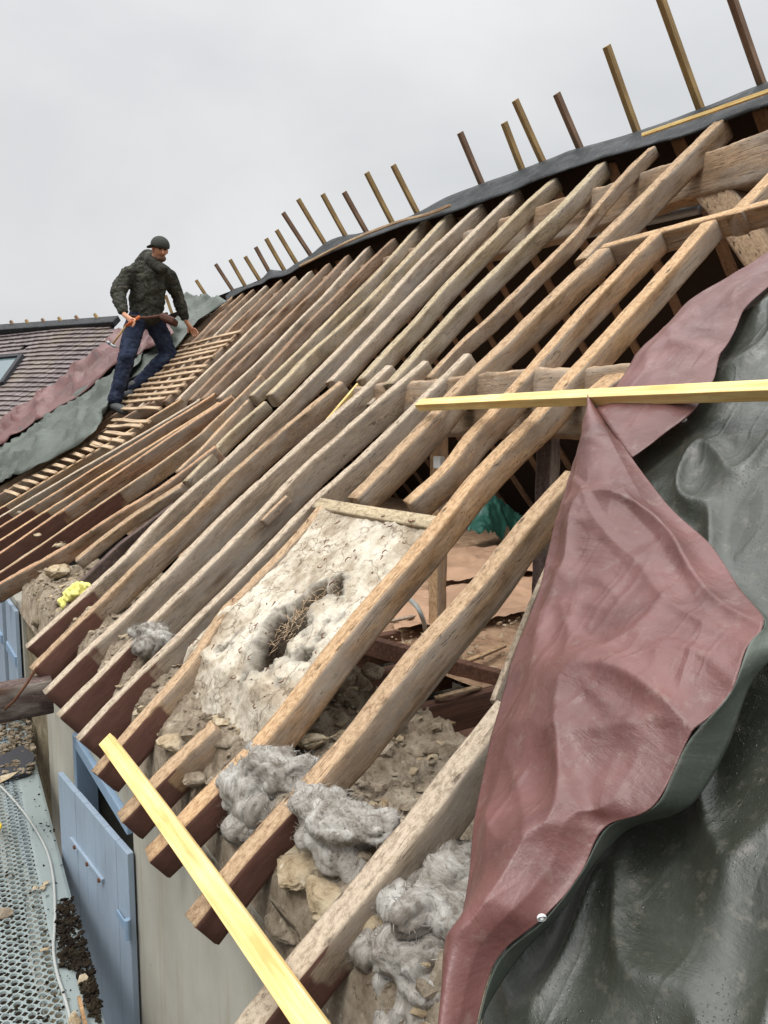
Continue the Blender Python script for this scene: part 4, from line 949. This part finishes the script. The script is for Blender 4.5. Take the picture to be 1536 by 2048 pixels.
def wingp(px, py, off=0):
    d = ray(px, py); q = P0+NW*off; return d*(q.dot(NW)/d.dot(NW))
sk = empty('skylight', wingp(15,745), 'roof window in the tiled wing at the left edge', 'skylight')
a, b, c_, d_ = wingp(-60,722,.07), wingp(44,712,.07), wingp(4,768,.07), wingp(-100,770,.07)
fm = MB(); fm.bar(a, b, .07, .08, NW); fm.bar(b, c_, .09, .09, NW); fm.bar(c_, d_, .07, .08, NW); fm.build('frame', M['slate'], sk, bevel=.004)
mesh_obj('pane', [a, b, c_, d_], [[0,1,2,3]], M['glass'], sk)
# small uprights on the wing ridge
for i, (bx, by, tx, ty) in enumerate(((6,662,-2,650),(35,661,21,642),(65,659,52,640),(98,656,84,638),(131,653,117,635),(164,650,151,632),(204,648,189,628))):
    # base lies above the wing ridge line
    d = ray(bx, by); nrm_ = Vector((Wd.y, -Wd.x, 0)); p = d*(P0.dot(nrm_)/d.dot(nrm_)); d2 = ray(tx, ty); q = d2*(P0.dot(nrm_)/d2.dot(nrm_))
    batten(p-(q-p)*.6, q, .05, .045, '%s small upright batten on the ridge of the tiled wing, from the left' % ORD[i], Dn, M['post2'] if i % 2 else M['post'], 'ridge_batten')['group'] = 'small uprights on the wing ridge'
# tiled rest of the main roof up to the valley, mostly under the tarps
vs = []; fs = []
for r in range(31):
    for c in range(26):
        s0 = .75 + r*g; y0 = 10.1 + c*tw + (tw/2 if r % 2 else 0)
        if y0 > 14.6: continue
        xx = s0*math.cos(R(40))
        if y0 < 10.4+ max(0,(3.2-xx))*.0: pass
        i = len(vs); p = [rp(y0, s0+g+.02, -.045), rp(y0+tw-.006, s0+g+.02, -.045), rp(y0+tw-.006, s0, -.022), rp(y0, s0, -.022)]
        vs += p + [p[3]-NRM*.02, p[2]-NRM*.02]; fs += [[i,i+1,i+2,i+3],[i+3,i+2,i+5,i+4]]
o = mesh_obj('tiled_patch', vs, fs, M['tiles']); tag(o, 'last tiled part of the main roof hidden under the far tarps', 'roof')

# ------------------------------------------------------------------ worker
def skin(name, joints, bones, mat, parent=None, sub=2, root=0):
    me = D.meshes.new(name); me.from_pydata([tuple(j[0]) for j in joints], bones and [tuple(b) for b in bones], []); me.update()
    o = D.objects.new(name, me); COL.objects.link(o)
    sk_ = o.modifiers.new('Skin', 'SKIN'); sk_.use_smooth_shade = True
    if not me.skin_vertices: 
        bpy.context.view_layer.objects.active = o
    for i, (p, r) in enumerate(joints):
        rr = r if isinstance(r, tuple) else (r, r)
        me.skin_vertices[0].data[i].radius = rr; me.skin_vertices[0].data[i].use_root = (i == root)
    ss = o.modifiers.new('Sub', 'SUBSURF'); ss.levels = sub; ss.render_levels = sub
    dg = bpy.context.evaluated_depsgraph_get(); m2 = D.meshes.new_from_object(o.evaluated_get(dg)); o.modifiers.clear(); o.data = m2; m2.name = name
    m2.materials.clear(); m2.materials.append(mat)
    for p in m2.polygons: p.use_smooth = True
    if parent is not None:
        o.parent = parent; o.matrix_parent_inverse = Matrix.Translation(-Vector(parent.location))
    return o
skinm = simple('skin', srgb(196,142,112), .55, var=.12, sc=20)
def camo():
    t = NT('camouflage_jacket'); c = t.coord(); n = t.noise(c, 9, 4, .6, 1.2); m = t.noise(c, 16, 4, .6, .8)
    col = t.ramp(n, [(.42, srgb(50,50,45)), (.5, srgb(66,67,57)), (.56, srgb(42,40,37)), (.64, srgb(82,80,68))])
    b = t.bump(t.noise(c, 6, 5, .6, 1), .9, .05); b = t.bump(m, .5, .02, b)
    return t.fin(col, .85, b, .2)
jm = camo()
def jeans():
    t = NT('dark_blue_jeans'); c = t.coord(); n = t.noise(c, 7, 7, .65, .5)
    col = t.ramp(n, [(.35, srgb(30,34,48)), (.6, srgb(48,56,76)), (.8, srgb(86,92,104))])
    return t.fin(col, .9, t.bump(n, .8, .04), .15)
jn = jeans(); capm = simple('dark_cap_cloth', srgb(66,68,64), .9, spec=.1); bootm = simple('grey_work_boot', srgb(70,72,72), .8, var=.35, sc=25); beltm = simple('brown_tool_belt', srgb(84,52,42), .7)
cuffm = simple('pale_cuff', srgb(170,180,196), .8); orange = simple('orange_grip', srgb(176,92,46), .7)
foot = roof(233, 822, .03)
man = empty('person', foot, 'worker in camouflage jacket and backwards cap stepping on the roof laths', 'person')
J = {}
def jp(n, x, y, t): J[n] = atd(x, y, t)
jp('pel',294,630,8.32); jp('wai',294,602,8.28); jp('che',297,560,8.22); jp('nek',306,527,8.18); jp('hed',320,497,8.10); jp('hdt',320,478,8.13)
jp('shl',260,548,8.15); jp('ell',236,588,8.05); jp('wrl',247,628,7.90); jp('hal',262,640,7.84)
jp('shr',338,552,8.28); jp('elr',355,592,8.42); jp('wrr',371,641,8.50); jp('har',382,656,8.54)
jp('hil',273,642,8.27); jp('knl',253,716,8.00); jp('anl',230,800,8.03); jp('hir',309,644,8.38); jp('knr',338,708,8.52); jp('anr',268,776,8.30)
t_, o_ = Cf, Rt
toe = lambda p, dx, dz, dc: p + Rt*dx + Zu*dz - Cf*dc
def hand(jts, bns, wi, palm, dirv_, spread, n0):
    """five separate curled fingers rooted in the palm"""
    dirv_ = dirv_.normalized(); sp_ = (spread - dirv_*spread.dot(dirv_)).normalized(); nn = dirv_.cross(sp_)
    pc = palm; jts.append((pc, (.030,.018))); pi = len(jts)-1; bns.append((wi, pi))
    for k, (sx, L_) in enumerate(((-.032,.06),(-.011,.075),(.011,.078),(.032,.068))):
        a = pc + dirv_*.035 + sp_*sx; b = a + dirv_*L_*.55 + nn*.008; c = b + dirv_*L_*.35 + nn*.026
        i = len(jts); jts += [(a, .0105), (b, .009), (c, .007)]; bns += [(pi, i), (i, i+1), (i+1, i+2)]
    a = pc + sp_*-.038 - dirv_*.01; b = a + sp_*-.02 + dirv_*.035 + nn*.012; i = len(jts); jts += [(a, .012), (b, .009)]; bns += [(pi, i), (i, i+1)]
jt = [(J['pel'], (.12,.09)), (J['wai'], (.115,.085)), (J['che'], (.13,.09)), (J['nek'], (.055,.055)), (J['shl'], .05), (J['ell'], .038), (J['wrl'], .026), (J['shr'], .05), (J['elr'], .038), (J['wrr'], .026),
      (J['hil'], .08), (J['knl'], .055), (J['anl'], .038), (J['hir'], .08), (J['knr'], .055), (J['anr'], .038)]
bn = [(0,1),(1,2),(2,3),(2,4),(4,5),(5,6),(2,7),(7,8),(8,9),(0,10),(10,11),(11,12),(0,13),(13,14),(14,15)]
# neck + skull as more chain
chin = atd(326,518,8.06); hj = len(jt); jt += [(J['nek'].lerp(J['hed'], .5), (.052,.052)), (J['hed'].lerp(chin,.35), (.070,.078)), (J['hed'], (.078,.088)), (J['hdt'], (.068,.075))]
bn += [(3,hj),(hj,hj+1),(hj+1,hj+2),(hj+2,hj+3)]
hand(jt, bn, 6, J['hal'], (J['hal']-J['wrl']), Zu, 0)
hand(jt, bn, 9, J['har'], (atd(397,674,8.58)-J['har']), Rt, 0)
body = skin('body', jt, bn, skinm, man)
# face: nose, ears, eyes, beard
face_dir = (-Cf*.75 + Rt*.55 - Zu*.35).normalized(); sidev = face_dir.cross(Zu).normalized(); fup = sidev.cross(face_dir).normalized()
if fup.z < 0: fup = -fup
hc = J['hed'] - Zu*.02
def ell(c, r, name, mat, parent, Mrot=None):
    bm_ = bmesh.new(); bmesh.ops.create_uvsphere(bm_, u_segments=20, v_segments=12, radius=1); me = D.meshes.new(name); 
    Mx = Matrix.Translation(c) @ (Mrot or Matrix.Identity(4)) @ Matrix.Diagonal((*r, 1)); bm_.transform(Mx); bm_.to_mesh(me); bm_.free(); me.materials.append(mat)
    for p in me.polygons: p.use_smooth = True
    o = D.objects.new(name, me); COL.objects.link(o)
    if parent is not None: o.parent = parent; o.matrix_parent_inverse = Matrix.Translation(-Vector(parent.location))
    return o
HM = Matrix((face_dir, sidev, fup)).transposed().to_4x4()
ell(hc+face_dir*.085-fup*.012, (.018,.011,.024), 'nose', skinm, man, HM)
beard = simple('short_dark_beard', srgb(104,74,58), .9)
ell(hc+face_dir*.034-fup*.075, (.052,.056,.040), 'beard', beard, man, HM)
for s in (-1, 1):
    ell(hc+sidev*s*.078-face_dir*.005, (.018,.010,.028), 'ear', skinm, man, HM)
    ell(hc+face_dir*.074+sidev*s*.028+fup*.018, (.010,.014,.007), 'eye', M['black'], man, HM)
    ell(hc+face_dir*.077+sidev*s*.029+fup*.034, (.008,.018,.004), 'eyebrow', beard, man, HM)
# cap: dome + brim pointing backwards
cap = ell(hc+fup*.052-face_dir*.008, (.103,.092,.088), 'cap', capm, man, HM)
bm_ = bmesh.new(); bm_.from_mesh(cap.data); kill = [v for v in bm_.verts if (v.co-(hc+fup*.034)).dot(fup) < -.005]; bmesh.ops.delete(bm_, geom=kill, context='VERTS'); bm_.to_mesh(cap.data); bm_.free()
so_ = cap.modifiers.new('Solid', 'SOLIDIFY'); so_.thickness = .006
br = MB(); back = (-face_dir - fup*.15).normalized(); back = (-Rt*.9 - Cf*.2 - Zu*.1).normalized(); sv = back.cross(Zu).normalized(); c = hc+fup*.045+back*.07
for k in range(9):
    a = -math.pi/2+math.pi*k/8; br.v += [c+sv*math.sin(a)*.068+back*(math.cos(a)*.06+.01)-Zu*.012*math.cos(a), c+sv*math.sin(a)*.06]
for k in range(8): br.f.append([2*k, 2*k+2, 2*k+3, 2*k+1])
bo = br.build('cap_brim', capm, cap); bo.modifiers.new('Solid','SOLIDIFY').thickness = .008
# jacket
hem = atd(291,634,8.30)
jj = [(J['wai'], (.20,.145)), (J['che'].lerp(J['wai'],.4), (.195,.145)), (J['che'], (.185,.135)), (atd(303,543,8.2), (.135,.11)), (atd(306,529,8.19), (.082,.08)), (J['shl'], (.100,.098)), (J['shl'].lerp(J['ell'],.5)+Rt*-.02, (.096,.09)), (J['ell'], (.088,.082)), (J['ell'].lerp(J['wrl'],.5), .074), (J['ell'].lerp(J['wrl'],.86), .058),
      (J['shr'], (.085,.09)), (J['shr'].lerp(J['elr'],.5), .084), (J['elr'], .078), (J['elr'].lerp(J['wrr'],.5), .070), (J['elr'].lerp(J['wrr'],.88), .055), (hem, (.185,.135)),
      (atd(281,537,8.18), (.10,.095)), (atd(322,540,8.24), (.09,.09))]
jb = [(0,1),(1,2),(2,3),(3,4),(3,16),(16,5),(5,6),(6,7),(7,8),(8,9),(3,17),(17,10),(10,11),(11,12),(12,13),(13,14),(0,15)]
def cloth(name, pts, bones, mat, parent, fold=.014, vox=.014, fs=9):
    bm_ = bmesh.new()
    for a, b in bones:
        (p, ra), (q, rb) = pts[a], pts[b]; ra = sum(ra)/2 if isinstance(ra, tuple) else ra; rb = sum(rb)/2 if isinstance(rb, tuple) else rb
        wa, wb = pts[a][1], pts[b][1]
        n_ = max(2, int((q-p).length/.03))
        for k in range(n_+1):
            f = k/n_; c = p.lerp(q, f)
            if isinstance(wa, tuple) and isinstance(wb, tuple): wx, wy = wa[0]*(1-f)+wb[0]*f, wa[1]*(1-f)+wb[1]*f
            else: wx = wy = ra*(1-f)+rb*f
            Mx = Matrix.Translation(c) @ Matrix((Rt, Fh, Zu)).transposed().to_4x4() @ Matrix.Diagonal((wx, wy, min(wx, wy)*.9, 1))
            bmesh.ops.create_icosphere(bm_, subdivisions=2, radius=1, matrix=Mx)
    me = D.meshes.new(name); bm_.to_mesh(me); bm_.free(); me.materials.append(mat)
    o = D.objects.new(name, me); COL.objects.link(o)
    rm = o.modifiers.new('Remesh', 'REMESH'); rm.mode = 'VOXEL'; rm.voxel_size = vox
    sm = o.modifiers.new('Smooth', 'SMOOTH'); sm.iterations = 6
    dg = bpy.context.evaluated_depsgraph_get(); m2 = D.meshes.new_from_object(o.evaluated_get(dg)); o.modifiers.clear(); o.data = m2; m2.name = name
    for v, nn in [(v, v.normal.copy()) for v in m2.vertices]:
        q = Vector((v.co.x*fs, v.co.y*fs, v.co.z*fs*1.7)); w_ = abs(noise.noise(q+Vector((1.5*noise.noise(q*.6),0,0))))
        v.co += nn*(fold*.8*noise.noise(q*.7) - fold*(1-min(1, w_*3.5))**2 + fold*.25*noise.noise(q*3))
    m2.update()
    for p in m2.polygons: p.use_smooth = True
    o.parent = parent; o.matrix_parent_inverse = Matrix.Translation(-Vector(parent.location)); return o
jk = cloth('jacket', jj, jb, jm, man)
cloth('hood', [(atd(284,528,8.28), .085), (atd(297,514,8.27), .095), (atd(304,524,8.14), .075), (atd(325,538,8.08), .065)], [(0,1),(1,2),(2,3)], jm, man, .008)
tj = [(J['pel'], (.17,.135)), (J['hil'], .118), (J['hil'].lerp(J['knl'],.5), .108), (J['knl'], .094), (J['knl'].lerp(J['anl'],.5), .084), (J['anl'], .082), (J['hir'], .12), (J['hir'].lerp(J['knr'],.55), .110), (J['knr'], .098), (J['knr'].lerp(J['anr'],.5), .086), (J['anr'], .074)]
tb = [(0,1),(1,2),(2,3),(3,4),(4,5),(0,6),(6,7),(7,8),(8,9),(9,10)]
tr = cloth('trousers', tj, tb, jn, man, .013)
for (an, tx, ty, tt) in (('anl',252,822,7.84),('anr',246,791,8.22)):
    hl = J[an]-Zu*.065; tp = atd(tx, ty, tt)
    cloth('boot', [(J[an]+Zu*.03, .062), (J[an]-Zu*.03, .060), (hl-Rt*.03, (.058,.052)), (hl.lerp(tp,.5), (.058,.055)), (tp, (.052,.050))], [(0,1),(1,2),(2,3),(3,4)], bootm, man, .004, .010)
for a, b in (('ell','wrl'),('elr','wrr')):
    skin('cuff', [(J[a].lerp(J[b],.86), .042), (J[a].lerp(J[b],1.02), .038)], [(0,1)], cuffm, man, 1)
# tool pouch on the belt
pc = atd(338,640,8.22)
bl = MB(); bl.box((0,0,0), (.16,.07,.20), frame(pc, pc+Rt*.9-Zu*.35, -Cf) ); bl.build('tool_pouch', beltm, man, bevel=.02)
bt = MB(); bt.tube([atd(262,632,8.13), atd(290,636,8.10), atd(318,632,8.16), atd(334,627,8.28)], .016, 8); bt.build('belt', beltm, man, True)
# claw hammer in his hand
ham = empty('claw_hammer', J['hal'], 'claw hammer with orange grip held in the worker\'s hand', 'hammer')
g0, g1, g2 = atd(280,633,7.82), atd(252,652,7.82), atd(224,690,7.80)
MB().tube([g0, g1], .016, 10).build('grip', orange, ham, True)
MB().tube([g1, g2], .010, 8).build('handle', M['post'], ham, True)
hx = (g2-g1).normalized(); hs = hx.cross(Cf).normalized()
hm_ = MB(); hm_.tube([g2-hs*.06, g2-hs*.02], .016, 8); hm_.tube([g2-hs*.02, g2+hs*.03, g2+hs*.07-hx*.03], [.014,.012,.004], 8); hm_.build('head', M['metal_light'], ham, True)
bpy.context.view_layer.update()
